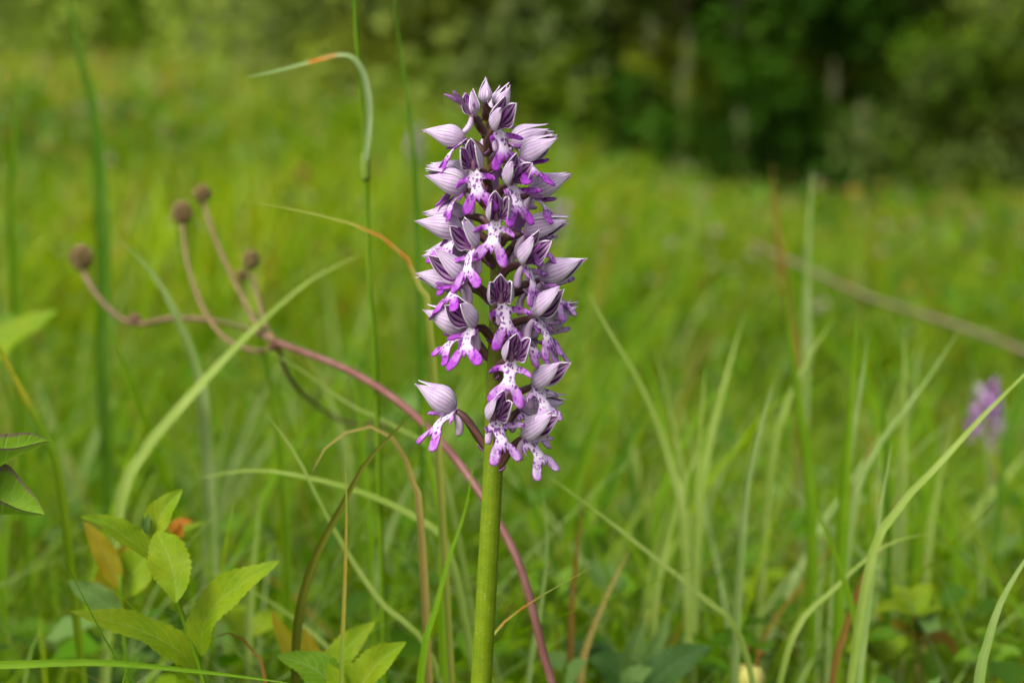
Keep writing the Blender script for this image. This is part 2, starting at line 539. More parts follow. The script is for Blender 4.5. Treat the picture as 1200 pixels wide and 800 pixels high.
def build_grass():
    parts = []
    # under and around the camera: short
    x, y = rng.random(2500) * 1.4 - 0.7, rng.random(2500) * 0.9 - 0.4
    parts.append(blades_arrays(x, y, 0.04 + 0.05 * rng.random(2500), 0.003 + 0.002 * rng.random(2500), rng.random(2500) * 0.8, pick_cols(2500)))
    # near: behind the orchid
    n = 31000
    x, y = field(n, 0.5, 1.7, 0.62, 0.8)
    h = (0.05 + 0.085 * rng.random(n) ** 1.3) * (0.8 + 0.25 * (y - 0.5))
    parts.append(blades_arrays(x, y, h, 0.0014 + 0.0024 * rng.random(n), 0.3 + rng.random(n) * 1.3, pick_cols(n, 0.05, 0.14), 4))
    # taller near blades
    n = 900
    x, y = field(n, 0.66, 1.9, 0.62, 0.8)
    parts.append(blades_arrays(x, y, 0.12 + 0.12 * rng.random(n), 0.002 + 0.003 * rng.random(n), 0.2 + rng.random(n) * 0.9, pick_cols(n, 0.08, 0.25, 1.1), 5))
    # fine blades just behind the orchid
    n = 2000
    x, y = field(n, 0.57, 1.05, 0.62, 0.9)
    parts.append(blades_arrays(x, y, 0.09 + 0.10 * rng.random(n), 0.0011 + 0.0014 * rng.random(n), 0.3 + rng.random(n) * 1.1, pick_cols(n, 0.07, 0.30, 1.05), 6))
    # seeding, straw topped grass before the hedge
    n = 6000
    y = 3.6 + 2.2 * rng.random(n)
    x = y * (0.06 + 0.36 * rng.random(n) ** 0.8)
    cs = np.array([[0.27, 0.26, 0.07], [0.30, 0.27, 0.12], [0.22, 0.24, 0.04], [0.26, 0.18, 0.08]])[rng.integers(0, 4, n)] * (0.7 + 0.5 * rng.random((n, 1)))
    cs[rng.random(n) < 0.45] = (0.13, 0.22, 0.004)
    parts.append(blades_arrays(x, y, 0.08 + 0.11 * rng.random(n), 0.006 + 0.006 * rng.random(n), 0.1 + rng.random(n) * 0.5, cs, 3))
    # middle
    n = 47000
    x, y = field(n, 1.6, 5.2, 0.62, 0.75)
    pt = patch(x, y, 1.3, 3.0)
    h = (0.08 + 0.13 * rng.random(n)) * (1 + 0.5 * pt)
    c = pick_cols(n, 0.07, 0.10, 1.1) * (1 + 0.35 * pt[:, None])
    c[:, 0] *= 1 + 0.35 * np.clip(pt, 0, 1)
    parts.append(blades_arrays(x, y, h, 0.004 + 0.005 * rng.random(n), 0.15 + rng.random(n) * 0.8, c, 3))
    # far bank and field edge
    n = 70000
    x, y = field(n, 5.0, 24.0, 0.62, 0.9)
    pt = patch(x, y, 0.5, 9.0)
    h = (0.10 + 0.20 * rng.random(n)) * (1 + 0.5 * pt)
    h *= 1 - 0.35 * sstep(0.0, 0.12, x / y)
    c = pick_cols(n, 0.22, 0.14) * (1 + 0.3 * pt[:, None])
    c *= 1.3
    c[:, 0] *= 1.1
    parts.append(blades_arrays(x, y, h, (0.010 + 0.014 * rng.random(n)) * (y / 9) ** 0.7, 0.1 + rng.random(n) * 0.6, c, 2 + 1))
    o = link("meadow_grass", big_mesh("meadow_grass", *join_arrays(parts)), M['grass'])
    tag(o, "thick yellow green meadow grass covering the ground and the bank", "grass", None, 'stuff')
build_grass()

def build_cover():
    """small broad leaves among the grass"""
    n = 21000
    x, y = field(n, 0.5, 6.5, 0.62, 1.3)
    z = gz(x, y) + 0.008 + (0.07 + 0.03 * np.minimum(y, 4)) * rng.random(n) ** 1.3
    L = (0.010 + 0.018 * rng.random(n)) * np.maximum(0.8, np.minimum(y * 0.55, 2.2))
    a = rng.random(n) * 2 * np.pi
    el = rng.normal(0.25, 0.45, n)
    d = np.stack([np.cos(a) * np.cos(el), np.sin(a) * np.cos(el), np.sin(el)], 1)
    s = np.stack([-np.sin(a), np.cos(a), rng.normal(0, 0.35, n)], 1)
    nn = np.cross(d, s)
    p = np.stack([x, y, z], 1)
    L = L[:, None]
    w = L * (0.25 + 0.2 * rng.random((n, 1)))
    c = np.array([[0.06, 0.15, 0.005], [0.09, 0.19, 0.012], [0.12, 0.21, 0.05], [0.11, 0.19, 0.004], [0.05, 0.12, 0.010]])[rng.integers(0, 5, n)] * (0.7 + 0.5 * rng.random((n, 1)))
    r = rng.random(n)
    c[(r < 0.02) & (y > 1.3)] = (0.20, 0.10, 0.015)
    V = np.stack([p, p + d * L * 0.35 - s * w + nn * w * 0.3, p + d * L * 0.4, p + d * L * 0.35 + s * w + nn * w * 0.3,
                  p + d * L * 0.75 - s * w * 0.7 + nn * w * 0.2, p + d * L * 0.75 + s * w * 0.7 + nn * w * 0.2,
                  p + d * L * 1.02 - nn * w * 0.3], 1).reshape(-1, 3)
    b = np.arange(n) * 7
    F4 = np.concatenate([np.stack([b + 1, b + 2, b + 6, b + 4], 1), np.stack([b + 2, b + 3, b + 5, b + 6], 1)])
    F3 = np.concatenate([np.stack([b, b + 2, b + 1], 1), np.stack([b, b + 3, b + 2], 1)])
    C = np.repeat(c, 7, 0)
    o = link("herb_leaves", big_mesh("herb_leaves", V, F4, F3, C), M['grass'])
    tag(o, "small broad herb leaves crowded low among the grass stems", "ground cover", None, 'stuff')
build_cover()

def build_specks():
    """tiny meadow flowers and seed tufts, far too many and too blurred to count"""
    n = 3500
    x, y = field(n, 1.7, 9.0, 0.62, 0.9)
    pt = patch(x, y, 1.1, 5.0) + rng.normal(0, 0.15, n)
    keep = pt > 0.02
    x, y = x[keep], y[keep]; n = len(x)
    p = np.stack([x, y, gz(x, y) + 0.10 + 0.12 * rng.random(n)], 1)
    L = (0.004 + 0.006 * rng.random((n, 1))) * np.maximum(1, y[:, None] * 0.35)
    kinds = np.array([[0.30, 0.29, 0.05], [0.26, 0.27, 0.13], [0.32, 0.30, 0.20], [0.24, 0.13, 0.04], [0.28, 0.24, 0.03], [0.22, 0.26, 0.08]])
    c = kinds[rng.integers(0, len(kinds), n)]
    ax = rng.normal(size=(n, 3)); ax /= np.linalg.norm(ax, axis=1)[:, None]
    bx = np.cross(ax, rng.normal(size=(n, 3))); bx /= np.linalg.norm(bx, axis=1)[:, None]
    cx = np.cross(ax, bx)
    V = np.stack([p + ax * L, p - ax * L, p + bx * L, p - bx * L, p + cx * L, p - cx * L], 1).reshape(-1, 3)
    k = np.arange(n) * 6
    tri = [(0, 2, 4), (2, 1, 4), (1, 3, 4), (3, 0, 4), (2, 0, 5), (1, 2, 5), (3, 1, 5), (0, 3, 5)]
    F3 = np.concatenate([np.stack([k + q[0], k + q[1], k + q[2]], 1) for q in tri])
    o = link("meadow_flowers", big_mesh("meadow_flowers", V, np.zeros((0, 4), int), F3, np.repeat(c, 6, 0)), M['grass'])
    tag(o, "tiny pale and yellow flower heads and seed tufts scattered through the grass", "wildflowers", None, 'stuff')
build_specks()

# ------------------------------------------------------------------ bushes and trees
def tube_np(path, r0, r1, nseg=6):
    V, F, _ = tube_data([Vector(p) for p in path], lambda t: r0 + (r1 - r0) * t, nseg)
    return V, F

def bush(name, label, cat, px, dist, width, height, cols, nleaf=9000, leaf=0.05, group=None, clump=180, base=0.12, up=0.0):
    bx = (px - 600) / FPX * dist
    by = dist
    bz = gzf(bx, by)
    root = empty(name, (bx, by, bz))
    tag(root, label, cat, group)
    # limbs
    nleaf = int(nleaf * 2.2)
    V, F = [], []
    nl = 6
    tips = []
    for i in range(nl):
        a = 2 * math.pi * (i + rnd.random() * 0.6) / nl
        rr = width * 0.5 * (0.25 + 0.3 * rnd.random())
        top = Vector((math.cos(a) * rr, math.sin(a) * rr, height * (0.55 + 0.35 * rnd.random())))
        mid = Vector((top.x * 0.35 + rnd.uniform(-.05, .05), top.y * 0.35, top.z * 0.45))
        pth = catmull([Vector((math.cos(a) * width * 0.16, math.sin(a) * width * 0.16, -0.05)), mid, top], 7)
        v, f = tube_np(pth, 0.009 * height / 2.5 + 0.004, 0.003)
        o = len(V); V += v; F += [tuple(q + o for q in g) for g in f]
        tips.append(top)
    link("trunk", mesh("trunk", V, F), M['bark'], root)
    # crown: leaf-sized faces gathered in clumps over an uneven volume
    cc = []
    while len(cc) < clump:
        zf = rng.random() ** 1.7                 # more clumps low down, skirts reach the ground
        a = rng.random() * 2 * np.pi
        lump = 0.85 + 0.35 * noise.noise(Vector((math.cos(a) * 1.6 + px * 0.013, math.sin(a) * 1.6 + dist, zf * 2.5)))
        rr = width * 0.5 * math.sqrt(max(0.02, 1 - zf ** 2.2)) * lump * (0.62 + 0.40 * rng.random())
        cc.append(np.array([math.cos(a) * rr, math.sin(a) * rr, 0.08 + zf * height]))
    cc = np.array(cc)
    csz = (width * 0.5) * (0.15 + 0.17 * rng.random(clump))
    ctone = 0.7 + 0.6 * rng.random(clump)
    ci = rng.integers(0, clump, nleaf)
    off = rng.normal(size=(nleaf, 3)); off /= np.linalg.norm(off, axis=1)[:, None]
    off *= (rng.random(nleaf) ** 0.45)[:, None]
    p = cc[ci] + off * csz[ci][:, None] * np.array([1.15, 1.15, 0.9])
    p[:, 2] = np.maximum(p[:, 2], 0.03 + 0.05 * rng.random(nleaf))
    nrm = off * 0.8 + np.array([0, 0, 0.7]) + rng.normal(size=(nleaf, 3)) * 0.5
    nrm /= np.linalg.norm(nrm, axis=1)[:, None]
    t = np.cross(nrm, rng.normal(size=(nleaf, 3)))
    t /= np.linalg.norm(t, axis=1)[:, None]
    b = np.cross(nrm, t)
    L = leaf * (0.6 + 0.8 * rng.random((nleaf, 1)))
    W = L * (0.28 + 0.15 * rng.random((nleaf, 1)))
    Vv = np.stack([p - t * L * 0.5, p + b * W - t * L * 0.05, p + t * L * 0.5 - nrm * L * 0.1, p - b * W - t * L * 0.05], 1).reshape(-1, 3)
    k = np.arange(nleaf) * 4
    F4 = np.stack([k, k + 1, k + 2, k + 3], 1)
    base_c = np.array(cols)[rng.integers(0, len(cols), clump)] * ctone[:, None]
    C = base_c[ci] * (0.8 + 0.4 * rng.random((nleaf, 1)))
    me = big_mesh("crown", Vv, F4, np.zeros((0, 3), int), np.repeat(C, 4, 0))
    link("crown", me, M['leafmass'], root)
    return root

DK = [(0.032, 0.085, 0.005), (0.045, 0.10, 0.006), (0.026, 0.07, 0.006)]
MID = [(0.080, 0.145, 0.006), (0.095, 0.155, 0.007), (0.065, 0.125, 0.006)]
OLV = [(0.125, 0.155, 0.010), (0.140, 0.165, 0.012), (0.105, 0.135, 0.010)]
GRY = [(0.125, 0.165, 0.045), (0.145, 0.185, 0.058), (0.11, 0.15, 0.035)]
GRD = [(0.08, 0.125, 0.022), (0.095, 0.14, 0.03), (0.07, 0.11, 0.018)]
LGT = [(0.215, 0.28, 0.045), (0.23, 0.295, 0.05), (0.19, 0.26, 0.04)]

BG = "bushes along the field edge"
bush("dense_bush", "dark green hedge bush with black gaps at its foot", "bush", 850, 6.4, 1.5, 2.5, DK, 9000, 0.055, BG)
bush("olive_bush", "tall olive green bush leaning between two darker hedge bushes", "bush", 1050, 6.6, 1.25, 2.9, OLV + MID + LGT, 9000, 0.05, BG)
bush("dense_bush", "deep green hedge bush behind the low grey green bush", "bush", 1180, 7.3, 1.7, 2.8, DK + MID, 9000, 0.055, BG)
bush("low_bush", "low grey green bush at the hedge foot in front of deep green leaves", "bush", 1225, 5.5, 1.15, 0.95, GRD + MID, 7000, 0.035, BG, 60)
bush("dense_bush", "grey green bush filling the hedge between dark gaps", "bush", 945, 7.4, 1.2, 2.6, GRD + MID, 8000, 0.05, BG)
bush("dense_bush", "mid green bush where the hedge meets the paler thicket", "bush", 745, 7.2, 1.25, 2.1, MID + DK, 8000, 0.05, BG)
bush("dense_bush", "broad dark bush closing the hedge beyond the olive one", "bush", 1010, 9.0, 3.0, 3.8, DK, 9000, 0.08, BG)
bush("dense_bush", "broad shaded bush standing behind the dark gap in the hedge", "bush", 820, 9.2, 2.6, 3.6, DK + MID, 9000, 0.08, BG)
bush("dense_bush", "leafy bush at the outer end of the hedge", "bush", 1420, 6.8, 1.8, 2.6, MID + DK, 8000, 0.06, BG)
TG = "thicket on the bank behind the meadow"
bush("thicket_bush", "olive thicket bush directly behind the orchid spike", "bush", 640, 6.8, 1.7, 2.0, OLV + MID, 8000, 0.06, TG)
bush("thicket_bush", "bright green rounded bush in the thicket beside the hedge", "bush", 700, 8.6, 2.0, 2.6, MID + LGT, 8000, 0.07, TG)
bush("thicket_bush", "dull grey olive bush in the thicket, rough and twiggy", "bush", 560, 7.0, 1.9, 1.7, LGT + GRY, 8000, 0.06, TG)
bush("thicket_bush", "soft green bush in the thicket above the bent grass leaf", "bush", 450, 8.2, 2.3, 1.9, LGT + GRY, 8000, 0.07, TG)
bush("thicket_bush", "pale green bush at the brow of the bank", "bush", 310, 9.8, 2.8, 1.7, LGT + MID, 8000, 0.08, TG)
bush("thicket_bush", "light green shrub on the bank beside the shady gap", "bush", 30, 12.0, 2.0, 1.7, LGT + GRY, 8000, 0.07, TG)
bush("thicket_bush", "small low shrub growing on the open bank", "bush", 225, 11.0, 1.1, 0.55, LGT, 4000, 0.06, TG, 40)
bush("thicket_bush", "leafy shrub at the far end of the bank", "bush", -180, 13.0, 2.6, 2.2, LGT + MID, 7000, 0.08, TG)
TT = "trees beyond the bank"
bush("broadleaf_tree", "dark leafy tree showing through the gap above the bank", "tree", 150, 24.0, 5.0, 6.0, DK, 8000, 0.16, TT)
bush("broadleaf_tree", "mid green tree beyond the pale bush on the bank", "tree", 350, 22.0, 5.0, 5.5, LGT + MID, 8000, 0.15, TT)
bush("broadleaf_tree", "grey green tree beyond the middle of the thicket", "tree", 560, 20.0, 4.5, 5.5, LGT + GRY, 8000, 0.14, TT)
bush("broadleaf_tree", "green tree rising behind the meeting of hedge and thicket", "tree", 740, 19.0, 4.5, 6.0, MID, 8000, 0.14, TT)
bush("broadleaf_tree", "broad tree beyond the light shrub on the bank", "tree", -30, 22.0, 5.0, 6.0, LGT + GRY, 8000, 0.15, TT)
bush("broadleaf_tree", "dense green tree closing the view beyond the outer hedge", "tree", 1240, 14.0, 5.0, 6.0, DK + MID, 8000, 0.13, TT)
bush("broadleaf_tree", "tall tree far behind the dark hedge bushes", "tree", 1020, 18.0, 6.0, 7.0, DK + MID, 8000, 0.16, TT)

# ------------------------------------------------------------------ orchid flower meshes (millimetres)
def shell(outer, nu, nv, thick, normals):
    """close a (nv x nu) grid into a thin two-sided shell; faces 0 = outside, 1 = inside/rim"""
    inner = [p - n * thick for p, n in zip(outer, normals)]
    V = outer + inner
    N = nu * nv
    F, MI = [], []
    for j in range(nv - 1):
        for i in range(nu - 1):
            a, b, c, d = j * nu + i, j * nu + i + 1, (j + 1) * nu + i + 1, (j + 1) * nu + i
            F.append((a, b, c, d)); MI.append(0)
            F.append((a + N, d + N, c + N, b + N)); MI.append(1)
    ring = [i for i in range(nu)] + [j * nu + nu - 1 for j in range(1, nv)] + [(nv - 1) * nu + i for i in range(nu - 2, -1, -1)] + [j * nu for j in range(nv - 2, 0, -1)]
    for q in range(len(ring)):
        a, b = ring[q], ring[(q + 1) % len(ring)]
        F.append((b, a, a + N, b + N)); MI.append(1)
    return V, F, MI

HPROF = [(0, .22), (.08, .60), (.18, .86), (.30, 1.0), (.42, .98), (.55, .83), (.68, .60), (.80, .37), (.90, .19), (1, .05)]

def interp(tab, x):
    for (a, b), (c, d) in zip(tab, tab[1:]):
        if x <= c: return b + (d - b) * max(0, (x - a)) / (c - a)
    return tab[-1][1]

def sepal_mesh(name, th0, half, L, Rr, flare, tipup, open_, bell=0.0, nu=9, nv=16):
    """one sepal of the helmet: th0 = angle round the hood axis (0 = top), half = half width in radians"""
    pts, nor, uv = [], [], []
    for j in range(nv):
        t = j / (nv - 1)
        prof = interp(HPROF, t)
        r = 0.35 + Rr * (max(0, prof) * (1 - bell) + bell * 0.85 * min(1, t * 3.2) ** 0.7)
        r += flare * t * t                       # tips stand away from each other
        hw = half * (1 - 0.30 * (1 - t) * (t < 0.2)) * (1 - t ** 3.6) ** 0.9 * (1 + 0.25 * t * (1 - bell)) + 0.015
        for i in range(nu):
            u = -1 + 2 * i / (nu - 1)
            th = th0 + u * hw + open_ * math.copysign(1, th0) * t * (0 if th0 == 0 else 1)
            rr = r * (1 + 0.05 * math.cos(3 * u))
            d = Vector((0, math.sin(th) * 0.92, math.cos(th) * 1.05))
            p = Vector((L * t, 0, tipup * t ** 2.2)) + d * rr
            p.x += 0.25 * math.sin(u * 5 + t * 9) * t
            pts.append(p); nor.append(d); uv.append((u, t))
    V, F, MI = shell(pts, nu, nv, 0.22, nor)
    V = [v * 0.001 for v in V]
    me = mesh(name, V, F, uv + uv, True, MI)
    me.materials.append(M['hood_out']); me.materials.append(M['hood_in'])
    return me

def petal_mesh(side):
    pts, nor, uv = [], [], []
    nu, nv = 4, 10
    for j in range(nv):
        t = j / (nv - 1)
        w = 0.95 * math.sin(math.pi * (0.12 + 0.86 * t)) ** 0.8
        for i in range(nu):
            u = -1 + 2 * i / (nu - 1)
            pts.append(Vector((0.4 + 8.0 * t, side * (1.0 + 0.5 * math.sin(t * 2.6)) + 0.2 * u, 0.3 + 1.35 * math.sin(t * 2.0) + u * w * 0.75)))
            nor.append(Vector((0, side, 0.1))); uv.append((u, t))
    V, F, MI = shell(pts, nu, nv, 0.2, nor)
    me = mesh("petal", [v * 0.001 for v in V], F, uv + uv, True)
    me.materials.append(M['petal'])
    return me

def lip_mesh(seed, legspread=1.0, armcurl=1.0, sc=1.0):
    r = random.Random(seed)
    j = lambda a: r.uniform(-a, a)
    half = []
    def side(sg):
        la, ll, aw = legspread + j(0.15), 1 + j(0.08), 1 + j(0.12)
        pts = [(0, .95), (1.2, 1.25), (2.0, 1.55),
               (2.3, 2.5 * aw), (2.9, 3.9 * aw), (3.8, 5.2 * aw), (4.7, 6.1 * aw), (5.3, 6.2 * aw), (5.3, 5.5 * aw), (4.7, 4.4 * aw), (4.1, 3.1), (3.9, 2.0), (4.2, 1.5),
               (5.4, 1.35), (6.5, 1.65), (7.4, 2.5 * la), (8.4, 3.7 * la), (9.6 * ll, 4.7 * la), (10.8 * ll, 5.2 * la), (11.7 * ll, 4.9 * la), (12.1 * ll, 4.0 * la), (11.8 * ll, 3.0 * la), (10.8 * ll, 2.0 * la), (9.6, 1.2 * la), (8.5, .55)]
        return [(x, y * sg) for x, y in pts]
    a = side(1); b = side(-1)
    tooth = [(9.2, .28), (9.9, .1), (9.9, -.1), (9.2, -.28)]
    outline = a + tooth + b[::-1]
    no = len(outline)
    inside = []
    def pip(x, y):
        c = False
        for i in range(no):
            x1, y1 = outline[i]; x2, y2 = outline[i - 1]
            if (y1 > y) != (y2 > y) and x < (x2 - x1) * (y - y1) / (y2 - y1) + x1: c = not c
        return c
    gx = 0.4
    while gx < 12:
        gy = -6
        while gy < 6.1:
            if pip(gx, gy) and min((gx - q[0]) ** 2 + (gy - q[1]) ** 2 for q in outline) > 0.14:
                inside.append((gx, gy))
            gy += 0.7
        gx += 0.7
    pts2 = [Vector(p) for p in outline + inside]
    vs, _, fs, _, _, _ = delaunay_2d_cdt(pts2, [], [list(range(no))], 1, 1e-4)
    def bend(s, y):
        # centre line curves downwards, then the legs flick out again
        ang = 0.0; x = z = 0.0; n = max(1, int(s / 0.25)); ds = s / n
        for q in range(n):
            ss = (q + 0.5) * ds
            ang = 0.25 - 0.07 * ss + (0.12 * max(0, ss - 7.5))
            x += math.cos(ang) * ds; z += math.sin(ang) * ds
        nx, nz = -math.sin(ang), math.cos(ang)
        ay = abs(y)
        off = -0.09 * min(ay, 1.8) ** 2
        if s < 6.2 and ay > 1.8:
            off += armcurl * (0.16 * (ay - 1.8) ** 1.7)
        if s > 6.5:
            off -= 0.10 * (ay - 1.0) * (s - 6.5) * 0.22
            off += 0.18 * math.sin(ay * 2.2)
        return Vector((x + nx * off, y * (1 if s > 6.4 else 1 - 0.04 * max(0, ay - 2)), z + nz * off)), Vector((nx, 0, nz))
    top, bot, uv = [], [], []
    for v in vs:
        p, n = bend(max(v.x, 0.001), v.y)
        top.append(p * sc * 0.001); bot.append((p - n * 0.28) * sc * 0.001); uv.append((v.x / 12, v.y / 12))
    n = len(vs)
    F, MI = [], []
    cnt = {}
    for f in fs:
        f = list(f)
        F.append(tuple(f)); MI.append(0)
        F.append(tuple(q + n for q in reversed(f))); MI.append(1)
        for q in range(len(f)):
            e = (f[q], f[(q + 1) % len(f)])
            cnt[e] = 1
    for (p, q) in list(cnt):
        if (q, p) not in cnt:
            F.append((q, p, p + n, q + n)); MI.append(0)
    def edist(x, y):
        return min((x - q[0]) ** 2 + (y - q[1]) ** 2 for q in outline) ** 0.5
    ed = [min(1.0, edist(v.x, v.y) / 0.9) for v in vs]
    me = mesh("lip", top + bot, F, uv + uv, True, MI, [(e, e, e) for e in ed + ed])
    me.materials.append(M['lip']); me.materials.append(M['lipback'])
    return me

def spur_mesh():
    pth = [Vector(p) * 0.001 for p in ((0.6, 0, -0.6), (-0.4, 0, -2.2), (-0.9, 0, -4.2), (-0.7, 0, -6.2), (-0.3, 0, -7.4))]
    V, F, UV = tube_data(catmull(pth, 9), lambda t: 0.001 * (0.75 + 0.45 * math.sin(t * 2.6)) * (1 if t < 0.95 else 0.7), 8)
    me = mesh("spur", V, F, UV); me.materials.append(M['spur']); return me

def column_mesh():
    pth = [Vector(p) * 0.001 for p in ((0, 0, -0.3), (0.7, 0, 0.5), (1.2, 0, 1.3), (1.5, 0, 2.0))]
    V, F, UV = tube_data(catmull(pth, 6), lambda t: 0.001 * (0.95 - 0.35 * t), 8)
    me = mesh("column", V, F, UV); me.materials.append(M['column']); return me

def bract_mesh():
    pts, nor, uv = [], [], []
    for j in range(6):
        t = j / 5
        for i in range(3):
            u = -1 + i
            w = 0.9 * (1 - t ** 2) + 0.03
            pts.append(Vector((0.2 + 2.6 * t, u * w, 0.4 - 0.9 * t + 0.9 * t * t * 2 - abs(u) * -0.35)))
            nor.append(Vector((0.3, 0, -1))); uv.append((u, t))
    V, F, MI = shell(pts, 3, 6, 0.25, nor)
    me = mesh("bract", [v * 0.001 for v in V], F, uv + uv); me.materials.append(M['bract']); return me

HOODS = []
for k in range(5):
    op = (0.06, 0.16, 0.0, 0.10, 0.22)[k]
    fl = (0.25, 0.5, 0.1, 0.6, 0.8)[k]
    be = (0.0, 0.22, 0.0, 0.62, 0.45)[k]
    LL = (12.6, 12.0, 12.8, 8.8, 10.2)[k]
    HOODS.append((sepal_mesh("sepal", 0.0, 0.78, LL - 0.4, 3.65, fl, 1.3, 0, be),
                  sepal_mesh("sepal", 1.28, 0.88, LL + 0.3, 3.55, fl + 0.15, 1.3 - 0.15 * k, op, be),
                  sepal_mesh("sepal", -1.28, 0.88, LL, 3.55, fl + 0.05, 0.9, op, be)))
BUD = (sepal_mesh("sepal", 0.0, 1.1, 9.6, 2.5, -0.35, 0.2, 0), sepal_mesh("sepal", 2.1, 1.1, 9.4, 2.5, -0.35, 0.2, 0), sepal_mesh("sepal", -2.1, 1.1, 9.4, 2.5, -0.35, 0.2, 0))
LIPS = [lip_mesh(1, 1.0, 1.0), lip_mesh(2, 0.8, 0.5), lip_mesh(3, 1.15, 1.5), lip_mesh(4, 0.95, 0.1), lip_mesh(5, 0.75, 1.8)]
PETALS = (petal_mesh(1), petal_mesh(-1))
SPUR, COLUMN, BRACT = spur_mesh(), column_mesh(), bract_mesh()

HOODS_P = []
for hs in HOODS:
    row = []
    for me in hs:
        m2 = me.copy(); m2.materials.clear(); m2.materials.append(M['petal']); m2.materials.append(M['hood_in']); row.append(m2)
    HOODS_P.append(tuple(row))

def add_flower(root, attach, throat, az, hel, lel, scale, tone, hv, lv, bud=False, roll=0.0, spur=True, hoods=HOODS):
    """ovary from the stem to the throat, then the helmet of sepals, petals, column, lip, spur, bract"""
    A, T = Vector(attach), Vector(throat)
    out = Vector((math.sin(az), -math.cos(az), 0))
    L = (T - A).length
    c1 = A + out * L * 0.12 + Vector((0, 0, L * 0.30)) + (T - A) * 0.12
    c2 = A + (T - A) * 0.72 + Vector((0, 0, L * 0.10))
    pth = [p - A for p in catmull([A - out * 0.001, c1, c2, T], 10)]
    V, F, UV = tube_data(pth, lambda t: 0.00066 + 0.00052 * math.sin(math.pi * min(1, 0.12 + t * 0.85)), 9, 3, 0.12, 2.6)
    fl = link("flower", mesh("flower", V, F, UV), M['ovary'], root)
    fl.location = A - root.location
    def basis(elev, out=out):
        x = (out * math.cos(elev) + Vector((0, 0, 1)) * math.sin(elev)).normalized()
        z0 = (Vector((0, 0, 1)) * math.cos(elev) - out * math.sin(elev)).normalized()
        y = z0.cross(x).normalized()
        m = Matrix((x, y, z0)).transposed().to_4x4()
        return m @ Matrix.Rotation(roll, 4, 'X')
    off = Matrix.Translation(T - A)
    H = off @ basis(hel) @ Matrix.Scale(scale * 0.96, 4)
    for me in (BUD if bud else hoods[hv]):
        o = link("sepal", me, None, fl)
        o.matrix_local = H @ Matrix.Rotation(R(rnd.uniform(-5, 5)), 4, 'Y') @ Matrix.Rotation(R(rnd.uniform(-5, 5)), 4, 'Z') @ Matrix.Scale(rnd.uniform(.95, 1.06), 4)
    bo = link("bract", BRACT, None, fl)
    bo.matrix_local = basis(R(15)) @ Matrix.Scale(scale * 0.9, 4)
    if bud:
        return fl
    for me in PETALS:
        o = link("petal", me, None, fl); o.matrix_local = H
    o = link("column", COLUMN, None, fl); o.matrix_local = H
    deg = math.degrees(az)
    laz = az * (0.68 if 60 < abs(deg) < 130 else 1.0)       # lips twist part of the way round to the light
    Lm = off @ basis(lel, Vector((math.sin(laz), -math.cos(laz), 0))) @ Matrix.Rotation(R(rnd.uniform(-20, 20)), 4, 'X') @ Matrix.Rotation(R(rnd.uniform(-14, 14)), 4, 'Z') @ Matrix.Translation((-0.0006, 0, 0.0004)) @ Matrix.Scale(scale * 1.04, 4)
    o = link("lip", LIPS[lv], None, fl); o.matrix_local = Lm
    o.color = (tone, tone, tone, 1)
    if spur:
        o = link("spur", SPUR, None, fl); o.matrix_local = off @ basis((hel + lel) * 0.35) @ Matrix.Scale(scale * 0.9, 4)
    return fl

# ------------------------------------------------------------------ the orchid
STEM_PX = [(569, 118), (569, 140), (569, 165), (571, 200), (577, 250), (581, 320), (581, 400), (579, 470), (578, 545), (573, 640), (568, 730), (564, 800), (561, 860)]
STEM_W = [(118, 4), (140, 5), (165, 5.5), (200, 7.5), (250, 10), (320, 13.5), (400, 18), (470, 21.5), (545, 23.5), (640, 24), (800, 25), (1400, 27)]

def interp(tab, x):
    for (a, b), (c, d) in zip(tab, tab[1:]):
        if x <= c: return b + (d - b) * max(0, (x - a)) / (c - a)
    return tab[-1][1]

def stem_x(py):
    return interp([(b, a) for a, b in STEM_PX], py)

